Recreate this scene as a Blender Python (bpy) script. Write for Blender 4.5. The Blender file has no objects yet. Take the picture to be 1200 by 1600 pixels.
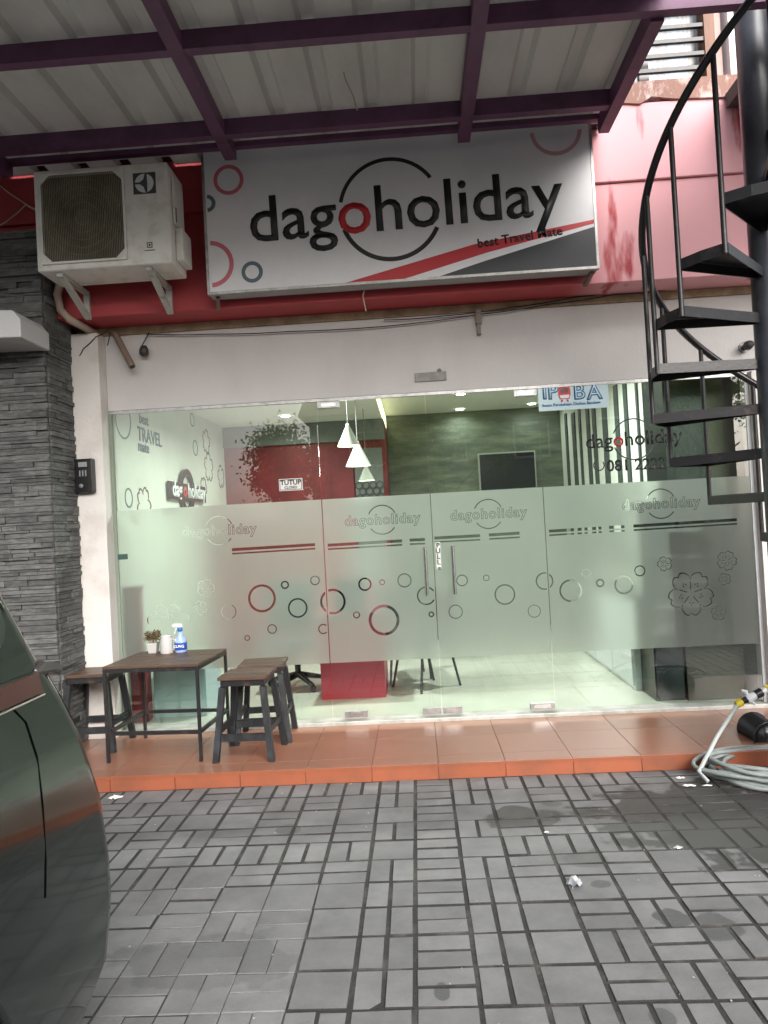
import bpy, bmesh, math, random
from mathutils import Vector, Matrix
random.seed(7)
rnd = random.random
PI = math.pi
def R(a): return math.radians(a)
scene = bpy.context.scene
COL = scene.collection

# ------------------------------------------------------------------ camera
CAM = Vector((0, -5.49, 1.55)); FPX = 1150.0
def basis(yaw, pitch, roll):
    y, p, r = R(yaw), R(pitch), R(roll)
    f = Vector((math.sin(y)*math.cos(p), math.cos(y)*math.cos(p), math.sin(p)))
    ri = Vector((math.cos(y), -math.sin(y), 0)); u = ri.cross(f)
    return f, ri*math.cos(r)+u*math.sin(r), u*math.cos(r)-ri*math.sin(r)
FW, RI, UP = basis(-2.4, 1.05, -3.09)
cd = bpy.data.cameras.new('camera'); cam = bpy.data.objects.new('camera', cd); COL.objects.link(cam)
m = Matrix((RI, UP, -FW)).transposed().to_4x4(); m.translation = CAM
cam.matrix_world = m
cd.sensor_fit = 'VERTICAL'; cd.sensor_height = 24; cd.lens = 24*FPX/1600
cd.clip_start = .05; cd.clip_end = 500
scene.camera = cam
def U(x, y, ax, v):
    """survey helper: point of the photograph -> place on the real plane ax = v"""
    d = FW*FPX + RI*(x-600) - UP*(y-800); i = 'XYZ'.index(ax)
    return CAM + d*((v-CAM[i])/d[i])
def FZ(x, y, Y=0.0):
    p = U(x, y, 'Y', Y); return p.x, p.z

# ------------------------------------------------------------------ light
w = bpy.data.worlds.new('World'); scene.world = w; w.use_nodes = True
nt = w.node_tree; bg = nt.nodes['Background']
sky = nt.nodes.new('ShaderNodeTexSky'); sky.sky_type = 'NISHITA'; sky.sun_disc = False
SUN_EL, SUN_AZ = R(30), R(160)          # azimuth clockwise from +Y
sky.sun_elevation = SUN_EL; sky.sun_rotation = SUN_AZ
sky.air_density = 1.0; sky.dust_density = 4.0; sky.ozone_density = 1.0
hs = nt.nodes.new('ShaderNodeHueSaturation'); hs.inputs['Saturation'].default_value = .38
nt.links.new(sky.outputs[0], hs.inputs['Color']); nt.links.new(hs.outputs[0], bg.inputs[0])
bg.inputs[1].default_value = .12
sl = bpy.data.lights.new('sun', 'SUN'); so = bpy.data.objects.new('sun', sl); COL.objects.link(so)
sl.energy = 1.45; sl.angle = R(40); sl.color = (1, .975, .96)
sd = Vector((math.sin(SUN_AZ)*math.cos(SUN_EL), math.cos(SUN_AZ)*math.cos(SUN_EL), math.sin(SUN_EL)))
so.rotation_euler = sd.to_track_quat('Z', 'Y').to_euler(); so.location = sd*30
vs = scene.view_settings; vs.view_transform = 'Standard'; vs.look = 'None'; vs.gamma = 1
vs.exposure = 1.28; vs.use_curve_mapping = False
scene.cycles.use_denoising = True
scene.cycles.max_bounces = 10; scene.cycles.transparent_max_bounces = 16
scene.cycles.diffuse_bounces = 4; scene.cycles.glossy_bounces = 4
scene.cycles.caustics_reflective = False; scene.cycles.caustics_refractive = False
scene.cycles.sample_clamp_indirect = 6

# ------------------------------------------------------------------ materials
MATS = {}
def lin(c): return tuple(((v/12.92) if v <= .04045 else ((v+.055)/1.055)**2.4) for v in c)
def mat(name, col, rough=.6, metal=0.0, var=None, bump=None, rand=0.0, spec=.5, coat=0.0, stretch=(1, 1, 1), coords='Object', emis=None, rvar=0):
    """col: linear base; var=(scale, colour2, contrast lo, hi); bump=(scale, strength)"""
    if name in MATS: return MATS[name]
    M = bpy.data.materials.new(name); M.use_nodes = True; N = M.node_tree; L = N.links
    b = N.nodes['Principled BSDF']
    b.inputs['Roughness'].default_value = rough; b.inputs['Metallic'].default_value = metal
    b.inputs['Specular IOR Level'].default_value = spec; b.inputs['Coat Weight'].default_value = coat
    b.inputs['Coat Roughness'].default_value = .05
    b.inputs['Base Color'].default_value = (*col, 1)
    if coords == 'World':
        g = N.nodes.new('ShaderNodeNewGeometry'); src = g.outputs['Position']
    else:
        g = N.nodes.new('ShaderNodeTexCoord'); src = g.outputs['Object']
    mp = N.nodes.new('ShaderNodeMapping'); mp.inputs['Scale'].default_value = stretch
    L.new(src, mp.inputs[0])
    cur = None
    if var:
        sc, c2, lo, hi = var
        n = N.nodes.new('ShaderNodeTexNoise'); n.inputs['Scale'].default_value = sc; n.inputs['Detail'].default_value = 8
        n.inputs['Roughness'].default_value = .65
        L.new(mp.outputs[0], n.inputs['Vector'])
        r = N.nodes.new('ShaderNodeMapRange'); r.inputs[1].default_value = lo; r.inputs[2].default_value = hi
        L.new(n.outputs[0], r.inputs[0])
        x = N.nodes.new('ShaderNodeMix'); x.data_type = 'RGBA'
        x.inputs[6].default_value = (*col, 1); x.inputs[7].default_value = (*c2, 1)
        L.new(r.outputs[0], x.inputs[0]); cur = x.outputs[2]
        if rvar:
            rr = N.nodes.new('ShaderNodeMapRange'); rr.inputs[3].default_value = rough; rr.inputs[4].default_value = rough+rvar
            L.new(r.outputs[0], rr.inputs[0]); L.new(rr.outputs[0], b.inputs['Roughness'])
    if rand:
        oi = N.nodes.new('ShaderNodeObjectInfo')
        r = N.nodes.new('ShaderNodeMapRange'); r.inputs[3].default_value = 1-rand; r.inputs[4].default_value = 1+rand
        L.new(oi.outputs['Random'], r.inputs[0])
        vm = N.nodes.new('ShaderNodeVectorMath'); vm.operation = 'SCALE'
        if cur: L.new(cur, vm.inputs[0])
        else: vm.inputs[0].default_value = col
        L.new(r.outputs[0], vm.inputs['Scale']); cur = vm.outputs[0]
    if cur: L.new(cur, b.inputs['Base Color'])
    if bump:
        n = N.nodes.new('ShaderNodeTexNoise'); n.inputs['Scale'].default_value = bump[0]; n.inputs['Detail'].default_value = 6
        L.new(mp.outputs[0], n.inputs['Vector'])
        bp = N.nodes.new('ShaderNodeBump'); bp.inputs['Strength'].default_value = bump[1]; bp.inputs['Distance'].default_value = .01
        L.new(n.outputs[0], bp.inputs['Height']); L.new(bp.outputs[0], b.inputs['Normal'])
    if emis:
        b.inputs['Emission Color'].default_value = (*emis[0], 1); b.inputs['Emission Strength'].default_value = emis[1]
    MATS[name] = M
    return M

white_wall = mat('white wall', (.56, .54, .53), .75, var=(1.6, (.50, .475, .455), .45, .75), bump=(60, .15), coords='World', stretch=(1, 1, .5))
white_pillar = mat('white pillar paint', (.66, .63, .60), .7, var=(3, (.48, .44, .40), .52, .8), bump=(40, .2), coords='World')
cream_strip = mat('old cream render', (.48, .38, .24), .8, var=(7, (.22, .16, .10), .4, .75), bump=(30, .4), coords='World')
black_gloss = mat('black gloss', (.012, .012, .013), .25)
black_steel = mat('black painted steel', (.016, .015, .017), .38, var=(14, (.07, .045, .032), .56, .72), bump=(60, .12))
purple_steel = mat('purple painted steel', (.16, .062, .135), .55, var=(5, (.10, .04, .08), .45, .7), bump=(50, .15))
red_flat = mat('dark red paint', (.18, .015, .02), .6, var=(4, (.09, .01, .012), .4, .7))
steel = mat('brushed steel', (.55, .55, .54), .25, 1.0)
dull_alu = mat('dull aluminium', (.42, .42, .41), .42, .9, var=(20, (.25, .25, .24), .4, .7))
ink_black = mat('black print', (.012, .012, .013), .4)
ink_red = mat('red print', (.55, .02, .03), .4)
ink_pink = mat('pink print', (.62, .16, .20), .4)
ink_paleplink = mat('pale pink print', (.62, .36, .38), .4)
ink_teal = mat('grey teal print', (.10, .16, .18), .4)
ink_navy = mat('dark navy print', (.018, .02, .03), .35)
ink_blue = mat('blue print', (.02, .16, .38), .4)
sign_face = mat('sign face vinyl', (.84, .84, .86), .38, var=(2.5, (.76, .76, .79), .4, .7), bump=(4, .15))
plastic_white = mat('aged white plastic', (.80, .79, .75), .5, var=(9, (.55, .52, .44), .5, .8))
cable_black = mat('black cable', (.015, .015, .015), .5)
cable_beige = mat('beige cable', (.6, .52, .42), .6)

def pane_material():
    M = bpy.data.materials.new('greenish glass'); M.use_nodes = True; N = M.node_tree; L = N.links
    for n in list(N.nodes): N.nodes.remove(n)
    o = N.nodes.new('ShaderNodeOutputMaterial'); t = N.nodes.new('ShaderNodeBsdfTransparent'); g = N.nodes.new('ShaderNodeBsdfGlossy')
    t.inputs[0].default_value = (.88, .95, .905, 1); g.inputs['Roughness'].default_value = 0.0
    f = N.nodes.new('ShaderNodeFresnel'); f.inputs[0].default_value = 1.95
    ge = N.nodes.new('ShaderNodeNewGeometry'); s = N.nodes.new('ShaderNodeMath'); s.operation = 'SUBTRACT'; s.inputs[0].default_value = 1
    L.new(ge.outputs['Backfacing'], s.inputs[1])
    mu = N.nodes.new('ShaderNodeMath'); mu.operation = 'MULTIPLY'; L.new(f.outputs[0], mu.inputs[0]); L.new(s.outputs[0], mu.inputs[1])
    x = N.nodes.new('ShaderNodeMixShader'); L.new(mu.outputs[0], x.inputs[0]); L.new(t.outputs[0], x.inputs[1]); L.new(g.outputs[0], x.inputs[2])
    L.new(x.outputs[0], o.inputs[0]); return M
glass = pane_material()
def film_material():
    M = bpy.data.materials.new('frosted film'); M.use_nodes = True; N = M.node_tree; L = N.links
    for n in list(N.nodes): N.nodes.remove(n)
    o = N.nodes.new('ShaderNodeOutputMaterial')
    r = N.nodes.new('ShaderNodeBsdfRefraction'); r.inputs['Roughness'].default_value = .40; r.inputs['IOR'].default_value = 1.4
    r.inputs[0].default_value = (.88, .92, .88, 1)
    t = N.nodes.new('ShaderNodeBsdfTranslucent'); t.inputs[0].default_value = (.80, .84, .79, 1)
    d = N.nodes.new('ShaderNodeBsdfDiffuse'); d.inputs[0].default_value = (.50, .54, .50, 1)
    g = N.nodes.new('ShaderNodeBsdfGlossy'); g.inputs['Roughness'].default_value = .08
    a = N.nodes.new('ShaderNodeMixShader'); a.inputs[0].default_value = .22; L.new(r.outputs[0], a.inputs[1]); L.new(t.outputs[0], a.inputs[2])
    b = N.nodes.new('ShaderNodeMixShader'); b.inputs[0].default_value = .17; L.new(a.outputs[0], b.inputs[1]); L.new(d.outputs[0], b.inputs[2])
    c = N.nodes.new('ShaderNodeMixShader'); c.inputs[0].default_value = .05; L.new(b.outputs[0], c.inputs[1]); L.new(g.outputs[0], c.inputs[2])
    ge = N.nodes.new('ShaderNodeNewGeometry'); mp = N.nodes.new('ShaderNodeMapping'); mp.inputs['Scale'].default_value = (1, 1, .35); L.new(ge.outputs['Position'], mp.inputs[0])
    n = N.nodes.new('ShaderNodeTexNoise'); n.inputs['Scale'].default_value = 3.5; n.inputs['Detail'].default_value = 9; n.inputs['Roughness'].default_value = .7; L.new(mp.outputs[0], n.inputs['Vector'])
    q = N.nodes.new('ShaderNodeMapRange'); q.inputs[1].default_value = .35; q.inputs[2].default_value = .7; q.inputs[3].default_value = .06; q.inputs[4].default_value = .17; L.new(n.outputs[0], q.inputs[0]); L.new(q.outputs[0], b.inputs[0])
    L.new(c.outputs[0], o.inputs[0]); return M
film = film_material()

# ------------------------------------------------------------------ mesh helpers
class MB:
    def __init__(s): s.v = []; s.f = []; s.smooth = []
    def add(s, vs_, fs, sm=False):
        o = len(s.v); s.v += [tuple(v) for v in vs_]; s.f += [tuple(i+o for i in f) for f in fs]; s.smooth += [sm]*len(fs); return s
    def box(s, x0, x1, y0, y1, z0, z1):
        return s.add([(x, y, z) for x in (x0, x1) for y in (y0, y1) for z in (z0, z1)],
                     [(0, 1, 3, 2), (4, 6, 7, 5), (0, 4, 5, 1), (2, 3, 7, 6), (0, 2, 6, 4), (1, 5, 7, 3)])
    def obox(s, c, ax, ay, az):           # centre and three half vectors
        c, ax, ay, az = map(Vector, (c, ax, ay, az))
        return s.add([c+ax*i+ay*j+az*k for i in (-1, 1) for j in (-1, 1) for k in (-1, 1)],
                     [(0, 1, 3, 2), (4, 6, 7, 5), (0, 4, 5, 1), (2, 3, 7, 6), (0, 2, 6, 4), (1, 5, 7, 3)])
    def bar(s, a, b, w_, h_, up=(0, 0, 1)):
        a, b = Vector(a), Vector(b); d = (b-a)/2; n = d.normalized(); u = Vector(up)
        if abs(n.dot(u)) > .98: u = Vector((0, 1, 0))
        sx = n.cross(u).normalized(); u = sx.cross(n)
        return s.obox((a+b)/2, d, sx*w_/2, u*h_/2)
    def chamfer(s, x0, x1, y0, y1, z0, z1, c):
        r0 = [(x0, y0), (x1, y0), (x1, y1), (x0, y1)]; r1 = [(x0+c, y0+c), (x1-c, y0+c), (x1-c, y1-c), (x0+c, y1-c)]
        vs_ = [(x, y, z0) for x, y in r0]+[(x, y, z1-c) for x, y in r0]+[(x, y, z1) for x, y in r1]
        fs = [(8, 9, 10, 11)]
        for i in range(4):
            j = (i+1) % 4; fs += [(i, j, 4+j, 4+i), (4+i, 4+j, 8+j, 8+i)]
        return s.add(vs_, fs)
    def tube(s, pts, r, n=10, caps=True, sm=True):
        pts = [Vector(p) for p in pts]; rs = r if isinstance(r, (list, tuple)) else [r]*len(pts)
        vs_ = []; fs = []; up = None
        for i, p in enumerate(pts):
            t = (pts[min(i+1, len(pts)-1)]-pts[max(i-1, 0)]).normalized()
            if up is None:
                up = Vector((0, 0, 1)) if abs(t.z) < .9 else Vector((1, 0, 0))
            sx = t.cross(up); sx = sx.normalized() if sx.length > 1e-6 else Vector((1, 0, 0)); up = sx.cross(t).normalized()
            vs_ += [p+(sx*math.cos(2*PI*k/n)+up*math.sin(2*PI*k/n))*rs[i] for k in range(n)]
        for i in range(len(pts)-1):
            for k in range(n):
                k2 = (k+1) % n; fs.append((i*n+k, i*n+k2, (i+1)*n+k2, (i+1)*n+k))
        s.add(vs_, fs, sm)
        if caps:
            s.add(vs_[:n], [tuple(range(n))[::-1]]); s.add(vs_[-n:], [tuple(range(n))])
        return s
    def lathe(s, prof, c=(0, 0, 0), n=24, axis='Z', sm=True):
        vs_ = []
        for r, h in prof:
            for k in range(n):
                a = 2*PI*k/n; x, y = r*math.cos(a), r*math.sin(a)
                p = (x, y, h) if axis == 'Z' else ((x, h, y) if axis == 'Y' else (h, x, y))
                vs_.append((c[0]+p[0], c[1]+p[1], c[2]+p[2]))
        fs = []
        for i in range(len(prof)-1):
            for k in range(n):
                k2 = (k+1) % n; fs.append((i*n+k, i*n+k2, (i+1)*n+k2, (i+1)*n+k))
        return s.add(vs_, fs, sm)
    def prism(s, poly, y0, y1, plane='XZ'):
        n = len(poly)
        def P(p, y): return (p[0], y, p[1]) if plane == 'XZ' else ((p[0], p[1], y) if plane == 'XY' else (y, p[0], p[1]))
        return s.add([P(p, y0) for p in poly]+[P(p, y1) for p in poly],
                     [tuple(range(n)), tuple(range(n, 2*n))[::-1]]+[(i, n+i, n+(i+1) % n, (i+1) % n) for i in range(n)])
    def mesh(s, name, ms):
        me = bpy.data.meshes.new(name); me.from_pydata(s.v, [], s.f)
        me.polygons.foreach_set('use_smooth', s.smooth)
        for M in (ms if isinstance(ms, (list, tuple)) else [ms]): me.materials.append(M)
        bm = bmesh.new(); bm.from_mesh(me); bmesh.ops.recalc_face_normals(bm, faces=bm.faces); bm.to_mesh(me); bm.free()
        return me
    def build(s, name, ms, parent=None, bevel=0, loc=None):
        o = bpy.data.objects.new(name, s.mesh(name, ms)); COL.objects.link(o)
        if parent: o.parent = parent
        if loc: o.location = loc
        if bevel:
            b = o.modifiers.new('bevel', 'BEVEL'); b.width = bevel; b.segments = 2; b.limit_method = 'ANGLE'; b.angle_limit = R(40)
        return o
def link(name, me, parent=None, loc=(0, 0, 0), rot=(0, 0, 0)):
    o = bpy.data.objects.new(name, me); COL.objects.link(o); o.parent = parent; o.location = loc; o.rotation_euler = rot; return o
def tag(o, label=None, cat=None, group=None, kind=None):
    if label: o['label'] = label
    if cat: o['category'] = cat
    if group: o['group'] = group
    if kind: o['kind'] = kind
    return o
def thing(name, label, cat, group=None, loc=(0, 0, 0), rz=0):
    o = bpy.data.objects.new(name, None); COL.objects.link(o); o.location = loc; o.rotation_euler = (0, 0, rz)
    o.empty_display_size = .1
    return tag(o, label, cat, group)
def copy_tree(o, parent=None):
    c = o.copy(); COL.objects.link(c); c.parent = parent
    for ch in o.children: copy_tree(ch, c)
    return c
def filled(splines, name='flat'):
    import numpy as np
    from mathutils.geometry import delaunay_2d_cdt
    vs_, es = [], []
    for pl_ in splines:
        o = len(vs_); n = len(pl_); vs_ += [Vector((p[0], p[1])) for p in pl_]; es += [(o+i, o+(i+1) % n) for i in range(n)]
    V_, E_, F_, *_r = delaunay_2d_cdt(vs_, es, [], 0, 1e-6)
    P_ = np.array([[v.x, v.y] for v in V_]); F_ = [f for f in F_]
    C_ = np.array([P_[list(f)].mean(axis=0) for f in F_]); cnt = np.zeros(len(C_), int)
    for pl_ in splines:
        q = np.array(pl_)[:, :2]; (x0, y0), (x1, y1) = q.min(0), q.max(0)
        idx = np.where((C_[:, 0] > x0) & (C_[:, 0] < x1) & (C_[:, 1] > y0) & (C_[:, 1] < y1))[0]
        if not len(idx): continue
        a = q; b = np.roll(q, -1, 0); X = C_[idx, 0][:, None]; Y = C_[idx, 1][:, None]
        with np.errstate(divide='ignore', invalid='ignore'):
            hit = ((a[:, 1] > Y) != (b[:, 1] > Y)) & (X < (b[:, 0]-a[:, 0])*(Y-a[:, 1])/(b[:, 1]-a[:, 1])+a[:, 0])
        cnt[idx] += hit.sum(1) % 2
    me = bpy.data.meshes.new(name)
    me.from_pydata([(v.x, v.y, 0) for v in V_], [], [tuple(f) for f, c in zip(F_, cnt) if c % 2 == 1]); return me
def text_mesh(txt, size, offset=0, space=1.0, align='CENTER', shear=0):
    cu = bpy.data.curves.new('tmp', 'FONT'); cu.body = txt; cu.size = size; cu.offset = offset; cu.space_character = space
    cu.align_x = align; cu.align_y = 'CENTER'; cu.shear = shear; cu.resolution_u = 3
    ob = bpy.data.objects.new('tmp', cu); COL.objects.link(ob)
    me = bpy.data.meshes.new_from_object(ob.evaluated_get(bpy.context.evaluated_depsgraph_get()))
    bpy.data.objects.remove(ob); bpy.data.curves.remove(cu); return me
def place_flat(me, name, M, parent, x, y, z, rot=0, facing='front', thick=.0015):
    """flat XY mesh stood upright as a decal of real thickness; facing front = towards -Y, right = towards +X"""
    bm = bmesh.new(); bm.from_mesh(me)
    r = bmesh.ops.extrude_face_region(bm, geom=bm.faces[:])
    for v in [g for g in r['geom'] if isinstance(g, bmesh.types.BMVert)]: v.co.z += thick
    mm = Matrix.Rotation(rot, 4, 'Z'); bm.transform(mm)
    bm.transform(Matrix.Rotation(PI/2, 4, 'X'))
    if facing == 'right': bm.transform(Matrix.Rotation(PI/2, 4, 'Z'))
    bmesh.ops.recalc_face_normals(bm, faces=bm.faces)
    out = bpy.data.meshes.new(name); bm.to_mesh(out); bm.free(); out.materials.append(M)
    return link(name, out, parent, (x, y, z))
def ring_pts(cx, cy, r, n=40, a0=0, a1=2*PI):
    full = abs(a1-a0-2*PI) < 1e-6; k = n if full else n+1
    return [(cx+r*math.cos(a0+(a1-a0)*i/n), cy+r*math.sin(a0+(a1-a0)*i/n)) for i in range(k)]
def loops_of(me):
    bm = bmesh.new(); bm.from_mesh(me); bmesh.ops.remove_doubles(bm, verts=bm.verts, dist=1e-5)
    edges = [e for e in bm.edges if len(e.link_faces) == 1]; adj = {}
    for e in edges:
        for v in e.verts: adj.setdefault(v.index, []).append(e)
    used = set(); out = []
    for e in edges:
        if e.index in used: continue
        used.add(e.index); st = e.verts[0]; v = e.verts[1]; loop = [tuple(st.co)[:2]]
        while v != st:
            loop.append(tuple(v.co)[:2]); nx = [k for k in adj[v.index] if k.index not in used]
            if not nx: break
            used.add(nx[0].index); v = nx[0].other_vert(v)
        if len(loop) > 2: out.append(loop)
    bm.free(); return out

# ------------------------------------------------------------------ ground and paving
def ground_mat():
    return mat('dark joint soil', (.030, .029, .028), .95, var=(5, (.10, .095, .085), .48, .72), bump=(80, .6), coords='World')
g = tag(MB().add([(-60, -60, -.03), (60, -60, -.03), (60, 60, -.03), (-60, 60, -.03)], [(0, 1, 2, 3)]).build('ground', mat('asphalt', (.06, .06, .06), .9, var=(3, (.1, .1, .1), .4, .7), bump=(120, .5), coords='World')), kind='structure')
paving = tag(MB().box(-4.2, 4.2, -8, -.97, -.026, -.0035).build('paving', ground_mat()), kind='structure')

def paver_material():
    M = mat('concrete paver', (.195, .194, .197), .74, var=(4, (.130, .130, .132), .38, .68), bump=(160, .35), rand=.13, coords='World')
    N = M.node_tree; L = N.links; b = N.nodes['Principled BSDF']
    src = b.inputs['Base Color'].links[0].from_socket
    ge = N.nodes.new('ShaderNodeNewGeometry'); nz = N.nodes.new('ShaderNodeTexNoise'); nz.inputs['Scale'].default_value = 6; nz.inputs['Detail'].default_value = 5
    L.new(ge.outputs['Position'], nz.inputs['Vector'])
    stains = []
    for (px_, py_, rx, ry, s) in [(1180, 1275, .62, .20, .9), (1085, 1285, .22, .09, .85), (1020, 1272, .10, .05, .8), (815, 1278, .14, .06, .75),
                              (915, 1345, .07, .03, .35), (1055, 1435, .05, .03, .7), (1118, 1447, .06, .035, .55), (940, 1382, .035, .015, .6),
                              (690, 1550, .02, .02, .7), (1070, 1315, .12, .05, .5), (450, 1296, .05, .025, .45), (1190, 1310, .2, .12, .9), (1035, 1590, .03, .02, .5),
                              (330, 1500, .25, .07, .3), (860, 1255, .05, .02, .4)]:
        c = U(px_, py_, 'Z', 0); stains.append((c.x, c.y, rx*1.25, ry*2.4, s))
    last = None
    for (sx, sy, rx, ry, s) in stains:
        v = N.nodes.new('ShaderNodeVectorMath'); v.operation = 'SUBTRACT'; v.inputs[1].default_value = (sx, sy, 0); L.new(ge.outputs['Position'], v.inputs[0])
        v2 = N.nodes.new('ShaderNodeVectorMath'); v2.operation = 'MULTIPLY'; v2.inputs[1].default_value = (1/rx, 1/ry, 0); L.new(v.outputs[0], v2.inputs[0])
        le = N.nodes.new('ShaderNodeVectorMath'); le.operation = 'LENGTH'; L.new(v2.outputs[0], le.inputs[0])
        ad = N.nodes.new('ShaderNodeMath'); ad.operation = 'MULTIPLY_ADD'; ad.inputs[1].default_value = 1.9; L.new(nz.outputs[0], ad.inputs[0]); L.new(le.outputs['Value'], ad.inputs[2])
        r = N.nodes.new('ShaderNodeMapRange'); r.interpolation_type = 'SMOOTHSTEP'; r.inputs[1].default_value = 2.05; r.inputs[2].default_value = 1.90; r.inputs[3].default_value = 0; r.inputs[4].default_value = s
        L.new(ad.outputs[0], r.inputs[0])
        if last is None: last = r.outputs[0]
        else:
            mx = N.nodes.new('ShaderNodeMath'); mx.operation = 'MAXIMUM'; L.new(last, mx.inputs[0]); L.new(r.outputs[0], mx.inputs[1]); last = mx.outputs[0]
    x = N.nodes.new('ShaderNodeMix'); x.data_type = 'RGBA'; x.inputs[7].default_value = (.030, .029, .028, 1)
    L.new(last, x.inputs[0]); L.new(src, x.inputs[6]); L.new(x.outputs[2], b.inputs['Base Color'])
    rr = N.nodes.new('ShaderNodeMapRange'); rr.inputs[3].default_value = .72; rr.inputs[4].default_value = .42; L.new(last, rr.inputs[0]); L.new(rr.outputs[0], b.inputs['Roughness'])
    return M
pmat = paver_material()
CELL = .2105; X0 = -.086; Y0 = -1.0
def code(i, j):
    a = abs(i)
    if i == 0: return 'H'
    if a == 1: return 'VVSVSVVVVVSVVVSVVVVVVSVVVSVVVV'[j % 30]
    if a == 2: return 'VSSHVHSSSSVSHVHSSVSHVHSSVSHVHS'[j % 30]
    if a in (3, 4, 5): return ['VPSHVHSPPHVSHVHPPPSHVHSSVSHVHS', 'VPPHVHSPPPVHHPPSPVSHVHSSVSHVHS', 'PHSHVSHPPPVHHPPHSVSHVHSSVSHVHS'][a-3][j % 30]
    return 'PVHPSHVPPH'[(i*7+j*3) % 10]
pieces = []   # (cx, cy, wx, wy)
for i in range(-19, 20):
    for j in range(0, 33):
        x0 = X0+CELL*i; y1 = Y0-CELL*j; cx, cy = x0+CELL/2, y1-CELL/2
        c = code(i, j)
        if c == 'P': c = 'HV'[(i+j) % 2]
        if c == 'S': pieces.append((cx, cy, CELL, CELL))
        elif c == 'H': pieces += [(cx, cy-CELL/4, CELL, CELL/2), (cx, cy+CELL/4, CELL, CELL/2)]
        else: pieces += [(cx-CELL/4, cy, CELL/2, CELL), (cx+CELL/4, cy, CELL/2, CELL)]
def proj(p):
    v = Vector(p)-CAM; k = v.dot(FW)
    if k <= .1: return None
    return 600+v.dot(RI)*FPX/k, 800-v.dot(UP)*FPX/k, k
vis = []; rest = []
for p in pieces:
    q = proj((p[0], p[1], 0))
    if q and 130 < q[0] < 1235 and q[1] < 1640: vis.append((p[2]*p[3]/q[2]**2, p))
    else: rest.append(p)
vis.sort(key=lambda t: -t[0]); rest += [p for _, p in vis[300:]]; vis = [p for _, p in vis[:300]]
def gapfor(cx, cy):
    h_ = math.sin(cx*91.7+cy*57.3)*.22
    t = 1 if (cx < -.42+h_ and cy < -2.35+h_) else 0
    if not t and cx < -.3+h_ and cy < -2.0+h_: return (.009, .007)
    return (.0035, .0035) if t else (.0135, .0105)
PM = {}
def paver_mesh(wx, wy, g_, k):
    key = (round(wx, 3), round(wy, 3), g_, k)
    if key not in PM:
        rr_ = random.Random(hash(str(key)) & 0xffff); q = lambda: (rr_.random()-.5)*.003
        pb = MB().chamfer(-wx/2+g_[0]/2+q(), wx/2-g_[0]/2+q(), -wy/2+g_[1]/2+q(), wy/2-g_[1]/2+q(), -.05, .0, .003)
        me = pb.mesh('paver', [pmat, ground_mat()])
        for f_ in me.polygons: f_.material_index = 0 if (f_.normal.z > .9 or g_[0] < .005) else 1
        PM[key] = me
    return PM[key]
rp = random.Random(3)
for k, (cx, cy, wx, wy) in enumerate(vis):
    o = link('paver', paver_mesh(wx, wy, gapfor(cx, cy), k % 5), paving, (cx, cy, (rp.random()-.5)*.005), ((rp.random()-.5)*.022, (rp.random()-.5)*.022, (rp.random()-.5)*.025))
mb = MB()
for (cx, cy, wx, wy) in rest:
    g_ = gapfor(cx, cy); z = (rp.random()-.5)*.003
    mb.chamfer(cx-wx/2+g_[0]/2, cx+wx/2-g_[0]/2, cy-wy/2+g_[1]/2, cy+wy/2-g_[1]/2, -.015, z, .003)
rest_o = tag(mb.build('paver', [pmat, ground_mat()], paving), kind='stuff')
for f_ in rest_o.data.polygons: f_.material_index = 0 if f_.normal.z > .9 else 1

# ------------------------------------------------------------------ porch
orange_tile = mat('orange ceramic tile', (.31, .138, .085), .24, var=(1.5, (.27, .138, .095), .35, .7), bump=(25, .03), rand=.05, coords='World')
orange_riser = mat('orange riser tile', (.31, .095, .048), .35, var=(4, (.19, .075, .045), .45, .75), rand=.06, coords='World')
PZ = .092
porch = tag(MB().box(-3.2, 3.6, -.988, 0, -.02, PZ-.009).build('porch', mat('tile grout', (.34, .15, .09), .9)), kind='structure')
T = .405
tm = {}
for i in range(-9, 9):
    x0 = i*T+.06
    if x0+T < -2.95 or x0 > 3.5: continue
    ys = [-.995, -.835, -.43, -.012]
    for j in range(3):
        hgt = ys[j+1]-ys[j]
        if (round(hgt, 3)) not in tm: tm[round(hgt, 3)] = MB().chamfer(0, T-.0025, 0, hgt-.0025, -.02, 0, .001).mesh('tile', orange_tile)
        link('tile', tm[round(hgt, 3)], porch, (x0, ys[j], PZ+(rp.random()-.5)*.0008))
    if 'r' not in tm: tm['r'] = MB().box(0, T-.004, -.012, 0, .0, PZ-.0205).mesh('riser_tile', orange_riser)
    link('riser_tile', tm['r'], porch, (x0, -.9885, 0))
MB().box(-3.0, 3.6, -1.004, -.9955, PZ-.0195, PZ-.001).build('edge_trim', orange_riser, porch)

# ------------------------------------------------------------------ the shop building
shop = thing('shop_building', 'shop front of a two storey red and white building with frosted glass doors', 'building')
MB().box(-2.285, 3.2, -.0, .14, 2.53, 3.10).build('lintel_wall', white_wall, shop)
MB().box(-2.50, 3.2, -.012, .14, 3.104, 3.16).build('cream_strip', cream_strip, shop)
MB().box(-2.50, -2.288, -.125, .14, .0, 3.10).build('white_pillar', white_pillar, shop, bevel=.004)
MB().box(2.49, 3.2, -.06, .14, .0, 2.527).build('white_wall', white_pillar, shop)

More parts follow.
